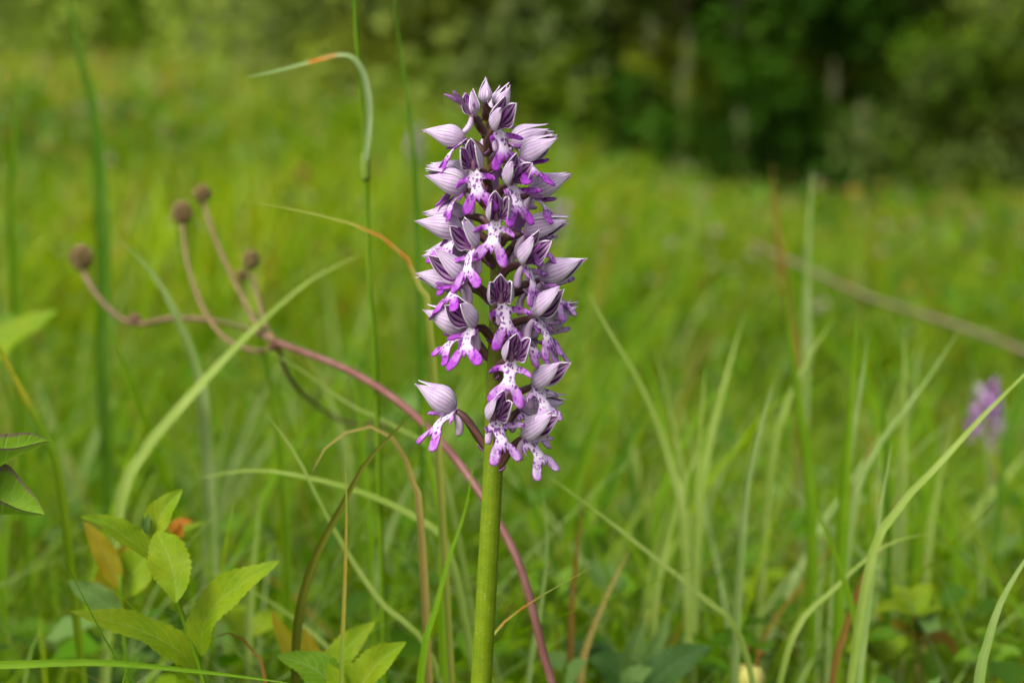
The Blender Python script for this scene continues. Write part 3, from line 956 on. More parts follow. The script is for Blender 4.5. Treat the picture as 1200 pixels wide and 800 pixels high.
def build_orchid():
    pts = [P(x, y, FOCUS) for x, y in STEM_PX]
    # keep the stem upright in depth: the image plane leans with the camera
    pts = [Vector((p.x, pts[6].y + (p.y - pts[6].y) * 0.25, p.z)) for p in pts]
    low = pts[-1]
    base = Vector((low.x - 0.003, low.y, gzf(low.x, low.y)))
    pts += [low.lerp(base, 0.5), base - Vector((0, 0, 0.004))]
    root = empty("orchid_plant", base)
    tag(root, "tall flowering orchid with a dense spike of lilac and purple helmet shaped flowers", "orchid")
    path = catmull(pts[::-1], 60)
    ztop, zbot = path[-1].z, path[0].z
    def pyz(z):   # approximate photo row of a height on the stem
        return 400 - (z - pts[6].z) / (FOCUS / FPX) / math.cos(PITCH)
    V, F, UV = tube_data([p - base for p in path], lambda t: 0.5 * interp(STEM_W, pyz(zbot + (ztop - zbot) * t)) * FOCUS / FPX, 20, 5, 0.016, 0.5)
    link("stem", mesh("stem", V, F, UV), M['stem'], root)
    # basal leaves
    for a, L, e in ((0.6, .09, 30), (2.5, .10, 25), (4.4, .085, 35)):
        d = Vector((math.cos(a), math.sin(a), 0))
        pth = catmull([Vector((0, 0, .004)), d * L * .4 + Vector((0, 0, L * .45)), d * L * .95 + Vector((0, 0, L * .35))], 12)
        me = leaf_mesh(pth, 0.03, Vector((0, 0, 1)), 0)
        link("leaf", me, M['b_green'], root)
    def stem_pt(py):
        i = min(range(len(path)), key=lambda q: abs(pyz(path[q].z) - py))
        return path[i]
    T = [  # throat px, py, azimuth, hood elevation, lip elevation, scale, attach row, tone, hood, lip, bud
        (569, 122, 20, 84, 0, .72, 135, 1, 0, 0, 1),
        (582, 128, 75, 56, 0, .78, 150, 1, 0, 0, 1),
        (555, 137, -50, 62, 50, .74, 152, 1.1, 3, 1, 0),
        (580, 140, 165, 45, -40, .85, 158, 1, 2, 1, 0),
        (582, 151, 28, 34, -64, .92, 176, 1.15, 4, 0, 0),
        (546, 165, -96, 8, -42, .92, 182, 1.1, 2, 1, 0),
        (598, 170, 100, 18, -40, .92, 188, 1.1, 2, 2, 0),
        (611, 186, 62, 22, -28, .92, 206, 1.15, 0, 2, 0),
        (573, 187, 160, 48, -40, .92, 203, 1, 2, 1, 0),
        (556, 198, -16, 30, -68, .95, 227, 1.1, 3, 0, 0),
        (549, 209, -118, 14, -40, .95, 224, 1, 2, 1, 0),
        (547, 222, -76, 16, -46, .97, 240, 1.1, 0, 3, 0),
        (598, 215, 28, 34, -62, .95, 246, 1.05, 4, 4, 0),
        (620, 228, 88, 22, -32, .96, 250, 1, 2, 2, 0),
        (600, 240, 140, 12, -45, .96, 262, 1, 2, 1, 0),
        (582, 257, 4, 30, -70, .97, 281, .85, 3, 0, 0),
        (547, 252, -112, 2, -48, .98, 266, 1, 2, 3, 0),
        (543, 269, -84, 6, -48, 1.0, 288, 1, 0, 4, 0),
        (614, 273, 78, 12, -38, 1.0, 301, .85, 0, 2, 0),
        (606, 283, 118, -4, -45, .98, 305, .8, 2, 1, 0),
        (556, 291, -32, 34, -58, .97, 321, .85, 4, 2, 0),
        (545, 298, -114, -6, -40, 1.0, 317, 1, 2, 1, 0),
        (545, 328, -62, 34, -36, 1.02, 352, 1, 1, 0, 0),
        (541, 334, -104, 8, -34, 1.0, 360, 1, 2, 4, 0),
        (613, 308, 36, 34, -58, .98, 333, .75, 4, 0, 0),
        (633, 328, 82, 20, -44, 1.05, 352, .6, 0, 4, 0),
        (614, 340, 120, 8, -40, 1.0, 365, .6, 2, 1, 0),
        (587, 353, 5, 30, -68, 1.0, 384, .9, 3, 4, 0),
        (554, 382, -42, 34, -52, 1.0, 405, 1, 4, 2, 0),
        (546, 388, -92, 24, -40, 1.0, 430, 1, 0, 3, 0),
        (625, 371, 52, 34, -54, 1.0, 398, .7, 1, 0, 0),
        (630, 383, 96, 26, -40, 1.0, 404, .6, 0, 4, 0),
        (611, 393, 78, 26, -38, .98, 412, .7, 2, 1, 0),
        (599, 422, 16, 30, -66, 1.0, 449, .85, 3, 0, 0),
        (626, 452, 60, 26, -48, 1.0, 480, .35, 1, 3, 0),
        (610, 480, 104, 8, -50, 1.0, 502, .5, 2, 1, 0),
        (533, 481, -98, 26, -38, 1.05, 526, .8, 0, 1, 0),
        (578, 493, 24, 34, -58, 1.0, 524, .6, 4, 4, 0),
        (614, 513, 56, 28, -56, 1.0, 548, .4, 1, 0, 0),
    ]
    for (px, py, az, he, le, sc, ay, tone, hv, lv, bud) in T:
        A = stem_pt(ay)
        a = R(az)
        r_out = 0.0115 if abs(az) < 70 else 0.0085
        dep = -math.cos(a) * r_out * (1 if not bud else 0.3)
        d_th = FOCUS + dep + 0.0
        T3 = P(px, py, d_th)
        # image plane leans: restore true depth relative to the stem
        T3 = Vector((T3.x, A.y + dep, T3.z))
        rad = 0.5 * interp(STEM_W, ay) * FOCUS / FPX
        A2 = A + Vector((math.sin(a), -math.cos(a), 0)) * rad * 0.8
        add_flower(root, A2, T3, a + R(rnd.uniform(-5, 5)), R(he + rnd.uniform(-4, 4)), R(le + rnd.uniform(-5, 5)), sc, tone, hv, lv, bool(bud), R(rnd.uniform(-10, 10)))
    return root

# ------------------------------------------------------------------ leaves, blades, stalks
def leaf_mesh(path, width, up, serr=0, fold=0.25, nacross=8, wav=0.14, peak=0.42, curl=0.0):
    n = len(path)
    V, UV, F = [], [], []
    ph = rnd.random() * 6
    for i, p in enumerate(path):
        t = i / (n - 1)
        tg = (path[min(i + 1, n - 1)] - path[max(i - 1, 0)]).normalized()
        s = tg.cross(up)
        s = s.normalized() if s.length > 1e-5 else Vector((1, 0, 0))
        nn = s.cross(tg).normalized()
        e = math.log(0.5) / math.log(peak)
        w = width * 0.5 * (math.sin(math.pi * min(1, max(0, t)) ** e) ** 0.85 if 0 < t < 1 else 0) + width * 0.012
        if serr: w *= 1 + 0.15 * (0.5 - (t * serr) % 1) * min(1, t * 5)
        for k in range(nacross + 1):
            u = -1 + 2 * k / nacross
            z = fold * abs(u) * w + wav * w * math.sin(ph + t * 14 + u * 2) * u * u + curl * w * max(0, abs(u) - 0.5) ** 2 * 4
            V.append(p + s * (u * w) + nn * z)
            UV.append((u, t))
    m = nacross + 1
    for i in range(n - 1):
        for k in range(nacross):
            F.append((i * m + k, i * m + k + 1, (i + 1) * m + k + 1, (i + 1) * m + k))
    return mesh("leaf", V, F, UV)

def ribbon(path, width, facing=0.0, fold=0.3, tip0=True, tip1=False, at=Vector((0, 0, 0))):
    """long grass leaf from path[0] (tip) to path[-1] (base), keeled along the middle"""
    n = len(path)
    V, UV, F = [], [], []
    for i, p in enumerate(path):
        t = i / (n - 1)
        tg = (path[min(i + 1, n - 1)] - path[max(i - 1, 0)]).normalized()
        toc = ((C_O - p - at).normalized() + Vector((0, 0, 0.8))).normalized()
        s = tg.cross(toc).normalized()
        nn = s.cross(tg).normalized()
        a = facing + 0.3 * math.sin(t * 3 + facing * 5)
        s2 = s * math.cos(a) + nn * math.sin(a)
        n2 = s2.cross(tg).normalized()
        w = width * 0.5
        if tip0: w *= min(1, (t / 0.35) ** 0.75 + 0.05)
        w *= 1 - 0.6 * max(0, t - 0.3)
        for k, u in enumerate((-1, -0.5, 0, 0.5, 1)):
            V.append(p + s2 * (u * w) + n2 * (abs(u) * fold * w))
            UV.append((0.5 + u * 0.5, t))
    for i in range(n - 1):
        for k in range(4):
            F.append((i * 5 + k, i * 5 + k + 1, (i + 1) * 5 + k + 1, (i + 1) * 5 + k))
    return mesh("blade", V, F, UV)

def px_path(pts, d0, d1, ground=True, sway=0.25):
    n = len(pts)
    out = [P(x, y, d0 + (d1 - d0) * i / max(1, n - 1)) for i, (x, y) in enumerate(pts)]
    if ground:
        l = out[-1]
        dr = (out[-1] - out[-2]).normalized()
        g = gzf(l.x, l.y)
        h = l.z - g
        if h > 0.01:
            q = l + Vector((dr.x, dr.y * 0.4, 0)) * h * sway
            out.append(Vector(((l.x * 0.4 + q.x * 0.6), (l.y * 0.4 + q.y * 0.6), l.z - h * 0.55)))
            out.append(Vector((q.x, q.y, gzf(q.x, q.y) - 0.004)))
    return out

def grass_blade(pts, d, w, mat, label, d1=None, group=None, facing=None, ground=True, n=30, name="grass_blade", fold=0.35, tip0=True):
    d1 = d if d1 is None else d1
    path = catmull(px_path(pts, d, d1, ground), n)
    base = path[-1].copy()
    dm = (d + d1) / 2
    me = ribbon([p - base for p in path], w * 1.1 * dm / FPX, rnd.uniform(-.25, .25) if facing is None else facing, fold, tip0, False, base)
    o = link(name, me, M[mat])
    o.location = base
    tag(o, label, "grass blade", group)
    return o

def stalk(parent, name, pts3, r0, r1, mat, nseg=8, n=40, origin=None):
    path = catmull(pts3, n)
    og = origin or Vector((0, 0, 0))
    V, F, UV = tube_data([p - og for p in path], lambda t: r0 + (r1 - r0) * t, nseg)
    return link(name, mesh(name, V, F, UV), mat, parent)

orchid = build_orchid()

# ---- tall grass with the bent leaf
def build_bent_grass():
    culm = px_path([(412, -70), (415, 0), (421, 90), (428, 185), (431, 260), (433, 340), (440, 430)], .56, .56)
    base = culm[-1].copy()
    root = empty("tall_grass", base)
    tag(root, "tall green grass stalk carrying a pale bent leaf with an orange patch", "grass stalk")
    stalk(root, "culm", culm, 0.0006, 0.0012, M['b_green'], 8, 50, base)
    lf = catmull([P(x, y, .555) for x, y in [(288, 91), (315, 86), (345, 79), (372, 72), (395, 66), (412, 68), (423, 82), (430, 105), (433, 135), (431, 165), (428, 188)]], 40)
    me = ribbon([p - base for p in lf], 11 * .555 / FPX, 0.15, 0.3, at=base)
    link("leaf_blade", me, M['b_fold'], root)
    V, F, UV = tube_data([p - base for p in catmull([P(428, 180, .56), P(428, 196, .56), P(429, 212, .56)], 6)], lambda t: 0.0013 + 0.0004 * math.sin(math.pi * t), 8)
    link("node", mesh("node", V, F, UV), M['b_pale'], root)
build_bent_grass()

MB = "blurred grass blades standing in the meadow"
GB = [
    ([(460, -40), (464, 20), (471, 70), (480, 130), (487, 210), (490, 300), (492, 380)], .62, 7, 'b_deep', "thin dark green blade rising beside the orchid's left flowers to above its top"),
    ([(296, 237), (350, 247), (410, 262), (450, 280), (478, 305), (494, 345), (505, 400)], .51, 9.5, 'b_mark', "slender yellowish arching blade with a rusty stretch, ending beside the orchid flowers"),
    ([(78, -10), (92, 60), (108, 120), (116, 180), (120, 260), (122, 340), (120, 440), (124, 520)], .80, 16, 'b_deep', "broad dark green blade standing upright behind the brown seed heads"),
    ([(20, 70), (16, 160), (14, 260), (20, 400), (24, 470)], .85, 12, 'b_green', "upright green blade standing beside the broad dark green one"),
    ([(140, 282), (168, 308), (192, 342), (215, 390), (232, 440), (240, 500)], .64, 14, 'b_grey', "wide pale blade arching down behind the red seed head stalk"),
    ([(425, 298), (370, 325), (318, 368), (270, 415), (220, 470), (170, 530), (140, 600)], .63, 14, 'b_pale', "wide pale blade slanting across behind the red stalk's branching point"),
    ([(-50, 320), (0, 410), (25, 460), (50, 508), (70, 570)], .56, 11, 'b_yellow', "yellow green blade slanting above the two curled leaves"),
    ([(302, 405), (350, 432), (410, 475), (470, 505), (520, 560)], .60, 8, 'b_pale', "pale blade sloping down beneath the red seed head stalk"),
    ([(366, 552), (384, 522), (415, 503), (446, 503), (470, 528), (485, 570), (493, 620)], .505, 10, 'b_straw', "withered straw coloured blade bent into an arch beside the orchid stem"),
    ([(484, 484), (430, 540), (402, 590), (368, 655), (350, 720), (345, 800)], .50, 11, 'b_olive', "dark olive brown blade leaning over the straw coloured arch"),
    ([(404, 527), (406, 590), (405, 660), (402, 740), (400, 810)], .485, 5.5, 'b_mark2', "thin straight blade with an amber middle, standing among the low leaves"),
    ([(493, 470), (505, 550), (517, 610), (520, 680), (520, 760)], .53, 11, 'b_green', "bright green upright blade behind the orchid stem's left side"),
    ([(556, 538), (545, 600), (528, 650), (512, 710), (494, 790)], .495, 9, 'b_green', "bright green blade leaning towards the orchid stem, tip touching its edge"),
    ([(232, 560), (300, 551), (370, 562), (430, 580), (490, 610), (530, 660)], .56, 10, 'b_pale', "pale blade lying almost level across the grass left of the orchid stem"),
    ([(308, 480), (345, 530), (375, 590), (405, 645), (445, 705), (510, 780)], .53, 7.5, 'b_pale', "long pale blade running down towards the orchid stem's foot"),
    ([(640, 556), (700, 600), (760, 648), (820, 698), (872, 760)], .55, 8, 'b_pale', "yellowish blade sloping away from the orchid stem down to the yellow seed pod"),
    ([(688, 340), (715, 390), (745, 440), (770, 495), (790, 560), (800, 610)], .60, 10, 'b_pale', "pale arching blade dropping from the orchid's widest flowers"),
    ([(906, 448), (888, 510), (874, 580), (868, 650), (862, 740)], .58, 11, 'b_grey', "grey green blade with a kinked tip standing alone in the open grass"),
    ([(872, 368), (852, 440), (832, 520), (820, 600)], .70, 11, 'b_pale', "soft pale blade rising behind the kinked grey green one"),
    ([(918, 320), (925, 400), (936, 480), (946, 560), (950, 640)], .66, 15, 'b_green', "bright green tall blade at the edge of the upright tuft"),
    ([(952, 195), (946, 300), (945, 400), (942, 500)], .85, 10, 'b_grey', "tallest bluish green blade of the upright tuft"),
    ([(904, 190), (910, 260), (922, 360), (934, 460)], .90, 9, 'b_orange', "rusty brown tall blade next to the tallest bluish blade"),
    ([(1004, 362), (998, 450), (991, 540), (985, 640), (980, 760)], .60, 15, 'b_green', "broad bright green blade standing straight in the upright tuft"),
    ([(1018, 394), (1006, 470), (993, 560), (982, 650), (972, 760)], .61, 9, 'b_grey', "narrow pale blade pressed against the broad bright green one"),
    ([(1126, 384), (1090, 440), (1055, 488), (1022, 535), (1000, 600)], .63, 9, 'b_grey', "pale blade leaning out from the upright tuft"),
    ([(1250, 390), (1200, 440), (1150, 490), (1100, 545), (1050, 600), (1015, 680)], .51, 9.5, 'b_pale', "long pale blade slanting in front of the small blurred orchid"),
    ([(1046, 516), (1032, 600), (1022, 680), (1012, 760), (1006, 820)], .53, 8, 'b_grey', "thin grey green blade crossing the rusty withered blade"),
    ([(1225, 620), (1198, 662), (1172, 708), (1156, 760), (1146, 815)], .475, 13, 'b_grey', "broad pale blade curving up beside the rust coloured dead leaves"),
    ([(1028, 500), (1015, 540), (1000, 575), (990, 640)], .64, 8, 'b_orange', "short rusty withered blade tucked behind the bright tuft"),
    ([(1056, 575), (1036, 620), (1010, 680), (988, 745), (975, 800)], .56, 8, 'b_orange', "long rusty withered blade slanting low in the grass"),
    ([(1095, 624), (1040, 638), (980, 688), (925, 758)], .56, 7, 'b_pale', "thin pale blade arched low over the grass near the yellow seed pod"),
    ([(636, 575), (641, 640), (632, 720), (619, 800)], .56, 7, 'b_grey', "thin bluish blade crossing the red stalk below the orchid flowers"),
    ([(702, 660), (655, 686), (610, 714), (580, 742), (560, 790)], .475, 6, 'b_mark', "yellow blade with an orange tip section crossing behind the orchid stem"),
    ([(345, 801), (280, 792), (200, 783), (110, 776), (0, 780), (-60, 790)], .452, 9, 'b_green', "sharp green blade lying almost level in front of the serrated leaves"),
    ([(74, 653), (98, 700), (125, 752), (155, 800), (175, 840)], .46, 4, 'b_deep', "fine dark green blade slanting past the lowest serrated leaf"),
    ([(168, 762), (155, 785), (140, 815)], .455, 4, 'b_green', "short fine blade tip crossing the level green blade"),
    ([(248, 748), (262, 741), (282, 746), (300, 768), (312, 805)], .49, 7, 'b_orange', "curled rusty dead blade beside the serrated sapling's stem"),
    ([(232, 664), (290, 690), (350, 730), (400, 790)], .60, 7, 'b_pale', "pale blade lying behind the upper right serrated leaf"),
    ([(682, 590), (678, 630), (672, 680), (668, 740)], .62, 8, 'b_orange', "small rusty blade standing in the grass between the orchid and the open meadow"),
    ([(905, 540), (950, 600), (1000, 640), (1040, 700)], .68, 8, 'b_grey', "soft pale blade crossing behind the foot of the upright tuft"),
    ([(1225, 505), (1180, 560), (1140, 610), (1120, 690)], .9, 10, 'b_pale', "soft pale blade behind the long slanting one"),
    ([(740, 640), (715, 690), (690, 750), (680, 800)], .6, 8, 'b_straw', "straw coloured blade leaning in the low grass beside the dark broad leaf"),
    ([(940, 560), (975, 640), (1000, 720), (1010, 800)], .55, 9, 'b_green', "bright green low blade beneath the upright tuft"),
]
for g in GB:
    grass_blade(g[0], g[1], g[2], g[3], g[4])

# look-alike soft blades: only their place tells them apart
for i in range(70):
    px = rnd.uniform(-20, 1220)
    if 500 < px < 640: px += 160
    top = rnd.uniform(360, 600)
    d = rnd.uniform(.62, 1.0)
    ln = rnd.uniform(-60, 60)
    ht = rnd.uniform(160, 260)
    pts = [(px + ln * 1.6, top), (px + ln * 0.8, top + ht * .35), (px + ln * .25, top + ht * .7), (px, top + ht)]
    mt = rnd.choice(['b_green', 'b_green', 'b_green', 'b_pale', 'b_grey', 'b_deep'])
    tone = {'b_green': 'bright green', 'b_pale': 'pale', 'b_grey': 'grey green', 'b_deep': 'dark green'}[mt]
    bow = 'leaning' if abs(ln) > 30 else 'nearly upright'
    grass_blade(pts, d, rnd.uniform(6, 11), mt, "soft %s %s grass blade among the blurred meadow behind the orchid" % (bow, tone),
                group="%s %s blades in the meadow" % (bow, tone), n=16)

# ---- red stalk with seed heads
M['redstalk'] = mat_plain("red_stalk", (0.11, 0.055, 0.03), (0.16, 0.085, 0.05), 90, 0.55, 0, 0.3, 0.2)
M['brownstalk'] = mat_plain("brown_stalk", (0.13, 0.085, 0.035), (0.17, 0.11, 0.05), 90, 0.6)
M['greystalk'] = mat_plain('grey_brown_stalk', (0.10, 0.085, 0.035), (0.14, 0.115, 0.06), 60, 0.7)
M['seed'] = mat_plain("seed_head", (0.08, 0.045, 0.018), (0.24, 0.18, 0.07), 700, 0.8, 0, 0.2, 0.6)
M['calyx'] = mat_plain("calyx", (0.06, 0.09, 0.02), (0.11, 0.12, 0.03), 300, 0.7)

def seed_head(parent, c, r, mat, origin, squash=1.25, n=110):
    """knobbly seed head: a core set with small nutlets in a spiral"""
    V, F = [], []
    def blob(p, rr, d, nu=5):
        o = len(V)
        s = d.orthogonal().normalized(); b = d.cross(s)
        for k in range(nu):
            a = 2 * math.pi * k / nu
            V.append(p + (s * math.cos(a) + b * math.sin(a)) * rr)
        for k in range(nu):
            a = 2 * math.pi * k / nu
            V.append(p + d * rr * 0.9 + (s * math.cos(a) + b * math.sin(a)) * rr * 0.7)
        V.append(p + d * rr * 1.5)
        for k in range(nu):
            k2 = (k + 1) % nu
            F.append((o + k, o + k2, o + nu + k2, o + nu + k))
            F.append((o + nu + k, o + nu + k2, o + 2 * nu))
    core = []
    for i in range(n):
        z = 1 - 2 * (i + 0.5) / n
        a = i * 2.39996
        q = math.sqrt(1 - z * z)
        d = Vector((q * math.cos(a), q * math.sin(a), z))
        p = Vector((d.x, d.y, d.z * squash)) * r * rnd.uniform(0.72, 0.86)
        blob(c - origin + p, r * 0.22 * rnd.uniform(.8, 1.2), (d + Vector((0, 0, .2))).normalized())
    # solid core
    o = len(V)
    for j in range(7):
        th = math.pi * j / 6
        for k in range(8):
            a = 2 * math.pi * k / 8
            V.append(c - origin + Vector((math.sin(th) * math.cos(a), math.sin(th) * math.sin(a), math.cos(th) * squash)) * r * 0.78)
    for j in range(6):
        for k in range(8):
            k2 = (k + 1) % 8
            F.append((o + j * 8 + k, o + (j + 1) * 8 + k, o + (j + 1) * 8 + k2, o + j * 8 + k2))
    return link("seed_head", mesh("seed_head", V, F, None, False), mat, parent)

def build_seed_stalk():
    main = [(97, 318), (110, 341), (132, 366), (160, 380), (200, 373), (245, 375), (290, 385), (330, 403), (400, 430), (458, 464), (505, 505), (545, 552), (590, 622), (615, 680), (640, 778), (650, 812)]
    dep = [.70, .695, .69, .68, .67, .66, .64, .62, .575, .55, .53, .515, .505, .50, .50, .50]
    pts = [P(x, y, d) for (x, y), d in zip(main, dep)]
    l = pts[-1]
    pts += [Vector((l.x + .012, l.y + .004, l.z * .5)), Vector((l.x + .018, l.y + .006, gzf(l.x, l.y) - .004))]
    base = pts[-1].copy()
    root = empty("seed_head_stalk", base)
    tag(root, "long arching red brown stalk with branches ending in knobbly seed heads", "dry stalk")
    def col_path(pp, r0, r1, mat, name="stem", n=40):
        return stalk(root, name, pp, r0, r1, mat, 8, n, base)
    k = NT("red_stem_fading")
    u, v = k.uv()
    f = k.noise(120, 3, k.obj())
    c = k.mix(k.ramp(v, 0.10, 0.34), (0.11, 0.075, 0.028), (0.135, 0.05, 0.042))
    c = k.mix(k.ramp(f, 0.35, 0.7), c, k.mix(0.5, c, (0.21, 0.11, 0.085)))
    c = k.mix(k.math('MULTIPLY', k.ramp(v, 0.16, 0.20), k.ramp(v, 0.28, 0.22)), c, (0.085, 0.085, 0.014))
    m = k.finish(c, 0.5, 0, None, 0.3)
    px = .6 / FPX
    col_path(pts, 3.6 * px, 4.8 * px, m, "stem", 90)
    b2 = [P(x, y, d) for x, y, d in ((214, 262, .68), (219, 305, .675), (235, 355, .665), (262, 395, .65), (300, 411, .64), (326, 404, .622))]
    b3 = [P(x, y, d) for x, y, d in ((239, 238, .70), (252, 280, .69), (275, 330, .67), (296, 372, .64), (312, 396, .63))]
    b4 = [P(x, y, d) for x, y, d in ((296, 322, .68), (303, 350, .67), (310, 378, .64), (322, 401, .623))]
    b5 = [P(x, y, d) for x, y, d in ((462, 498, .76), (405, 494, .73), (365, 470, .69), (338, 440, .64), (325, 403, .622))]
    for b in (b2, b3, b4, b5):
        col_path(b, 2.6 * px, 3.2 * px, M['brownstalk'], "branch", 24)
    heads = [((95, 301), .702, 13), ((213, 249), .681, 11.5), ((237, 227), .70, 9.5), ((294, 304), .682, 9.5), ((284, 322), .684, 6.5)]
    for (xy, d, r) in heads:
        seed_head(root, P(*xy, d), r * d / FPX, M['seed'], base, 1.2)
    # green calyx under the first three heads
    for (x, y, d, r) in ((95, 314, .702, 8), (213, 260, .681, 5), (236, 236, .70, 6)):
        pp = catmull([P(x, y - 4, d), P(x + 1, y + 2, d), P(x + 2, y + 7, d)], 5)
        V, F, UV = tube_data([p - base for p in pp], lambda t: r * d / FPX * (1 - .65 * t), 8)
        link("calyx", mesh("calyx", V, F, UV), M['calyx'], root)
    for (x, y, d, r) in ((158, 374, .68, 7), (322, 404, .623, 7)):
        seed_head(root, P(x, y, d), r * d / FPX, M['redstalk'], base, 1.0, 50).name = "node_scar"
build_seed_stalk()

def build_blurred_stalk():
    pts = px_path([(880, 285), (940, 312), (1010, 345), (1080, 368), (1150, 392), (1230, 425), (1300, 470)], 1.35, 1.2)
    base = pts[-1].copy()
    root = empty("dry_stalk", base)
    tag(root, "blurred brown dead stalk leaning across the meadow above the small orchid", "dry stalk")
    stalk(root, "stem", pts, .0016, .0034, M['greystalk'], 8, 40, base)
build_blurred_stalk()

# ---- leafy plants
M['l_young'] = mat_leaf("leaf_young", (0.135, 0.245, 0.003), (0.20, 0.27, 0.005), (0.22, 0.31, 0.04))
M['l_green'] = mat_leaf("leaf_green", (0.09, 0.20, 0.004), (0.12, 0.22, 0.008), (0.19, 0.29, 0.06))
M['l_rust'] = mat_leaf("leaf_rust", (0.22, 0.21, 0.004), (0.25, 0.19, 0.004), (0.26, 0.2, 0.06))
M['l_rim'] = mat_leaf("leaf_dark_rim", (0.11, 0.225, 0.008), (0.14, 0.25, 0.015), (0.21, 0.30, 0.07), (0.15, 0.11, 0.07), 0.12)
M['l_dark'] = mat_leaf("leaf_dark", (0.035, 0.09, 0.012), (0.045, 0.105, 0.018), (0.08, 0.15, 0.05))
M['l_blue'] = mat_leaf("leaf_bluish", (0.09, 0.17, 0.030), (0.11, 0.19, 0.04), (0.16, 0.24, 0.08))
M['l_dead'] = mat_leaf('leaf_dead', (0.15, 0.085, 0.010), (0.19, 0.10, 0.010), (0.2, 0.13, 0.03))
M['l_orange'] = mat_leaf("leaf_orange", (0.30, 0.085, 0.003), (0.33, 0.13, 0.006), (0.3, 0.15, 0.03))

def leafy(name, label, cat, stem_pts, d, leaves, stemw=5, stem_mat='b_green', bud=None, group=None):
    pts = px_path(stem_pts, d, d)
    base = pts[-1].copy()
    root = empty(name, base)
    tag(root, label, cat, group)
    stalk(root, "stem", pts, stemw * .35 * d / FPX, stemw * .55 * d / FPX, M[stem_mat], 8, 24, base)
    for lf in leaves:
        pp, dd, w, mat, up = lf[:5]
        opt = lf[5] if len(lf) > 5 else {}
        n = len(pp)
        d0, d1 = dd if isinstance(dd, tuple) else (dd, dd)
        path = catmull([P(x, y, d0 + (d1 - d0) * i / (n - 1)) - base for i, (x, y) in enumerate(pp)], 80)
        me = leaf_mesh(path, w * d0 / FPX, Vector(up).normalized(), **{'serr': 15, **opt})
        link("leaf", me, M[mat], root)
    if bud:
        (x, y), dd, r = bud
        for dx, hh, up in ((-r * .5, 2.6, (.5, -1, .1)), (r * .3, 3.0, (-.3, -1, .1)), (r * .9, 2.2, (-.8, -.8, .1))):
            pp = catmull([P(x + 2, y + r * 1.8, dd) - base, P(x + dx * .7, y + r * .4, dd) - base, P(x + dx, y + r * (1.6 - hh), dd) - base], 20)
            link("bud_leaf", leaf_mesh(pp, r * 1.1 * dd / FPX, Vector(up).normalized(), 0, 0.8), M['l_blue'], root)
    return root

leafy("leafy_sapling", "young sapling with sharp yellow green serrated leaves around a pale bud", "sapling",
      [(182, 628), (196, 660), (207, 700), (222, 745), (236, 790), (244, 830)], .487, [
          ([(232, 790), (212, 765), (180, 745), (140, 730), (82, 716)], (.487, .475), 44, 'l_young', (0.1, -.5, .85), {'fold': .22}),
          ([(236, 768), (238, 735), (255, 705), (285, 683), (327, 657)], (.487, .48), 46, 'l_young', (-.35, -.75, .5), {'fold': .3}),
          ([(206, 706), (205, 680), (197, 652), (190, 636), (184, 622)], (.474, .486), 48, 'l_young', (.1, -1, .25), {'fold': .35, 'peak': .5}),
          ([(188, 655), (170, 645), (150, 631), (125, 614), (94, 605)], (.487, .48), 30, 'l_young', (.2, -.6, .8), {'fold': .4}),
          ([(185, 640), (180, 625), (188, 605), (198, 590), (214, 573)], (.490, .492), 33, 'l_young', (-.3, -1, .3), {'fold': .4}),
      ], 8, 'b_green', ((172, 612), .489, 8))
leafy("leafy_sapling", "blurred sapling with amber and olive leaves behind the sharp one", "sapling",
      [(140, 672), (143, 700), (146, 750), (150, 800)], .555, [
          ([(140, 690), (128, 660), (115, 635), (98, 610)], .555, 26, 'l_rust', (.3, -1, .2)),
          ([(140, 700), (150, 680), (168, 655), (182, 632)], .56, 48, 'l_young', (-.2, -1, .3)),
          ([(142, 720), (130, 690), (140, 660), (150, 635)], .565, 40, 'l_rust', (.1, -1, .3)),
          ([(146, 730), (115, 700), (95, 690), (80, 680)], .56, 30, 'l_blue', (.1, -1, .5)),
      ], 6)
leafy("orange_leaf_sprig", "small sprig with bright orange curled leaf behind the sapling's bud", "leaf sprig",
      [(200, 622), (203, 650), (206, 700), (208, 760)], .575, [
          ([(200, 630), (206, 618), (214, 612), (226, 611)], .575, 15, 'l_orange', (0, -.8, .6), {'serr': 0}),
          ([(201, 636), (206, 628), (210, 622), (212, 612)], .573, 12, 'l_orange', (.4, -.8, .2), {'serr': 0}),
          ([(203, 640), (216, 622), (230, 615), (240, 613)], .58, 9, 'l_young', (0, -.6, .8), {'serr': 0}),
      ], 4)
leafy("curled_leaf_plant", "plant with dark rimmed curling leaf tips beside the level blade", "herb",
      [(-45, 545), (-48, 600), (-50, 700), (-48, 800)], .452, [
          ([(-45, 590), (-25, 565), (5, 543), (30, 530), (60, 517)], (.455, .445), 44, 'l_rim', (.1, -.45, .9), {'fold': .5, 'curl': .9, 'serr': 0, 'wav': .2}),
          ([(-50, 590), (-25, 594), (0, 597), (25, 600), (52, 603)], (.455, .445), 62, 'l_rim', (0, -.4, .9), {'fold': .3, 'curl': .9, 'serr': 0, 'wav': .2}),
          ([(-48, 610), (-70, 590), (-100, 580), (-130, 585)], .455, 45, 'l_rim', (0, -.5, .8)),
      ], 7)
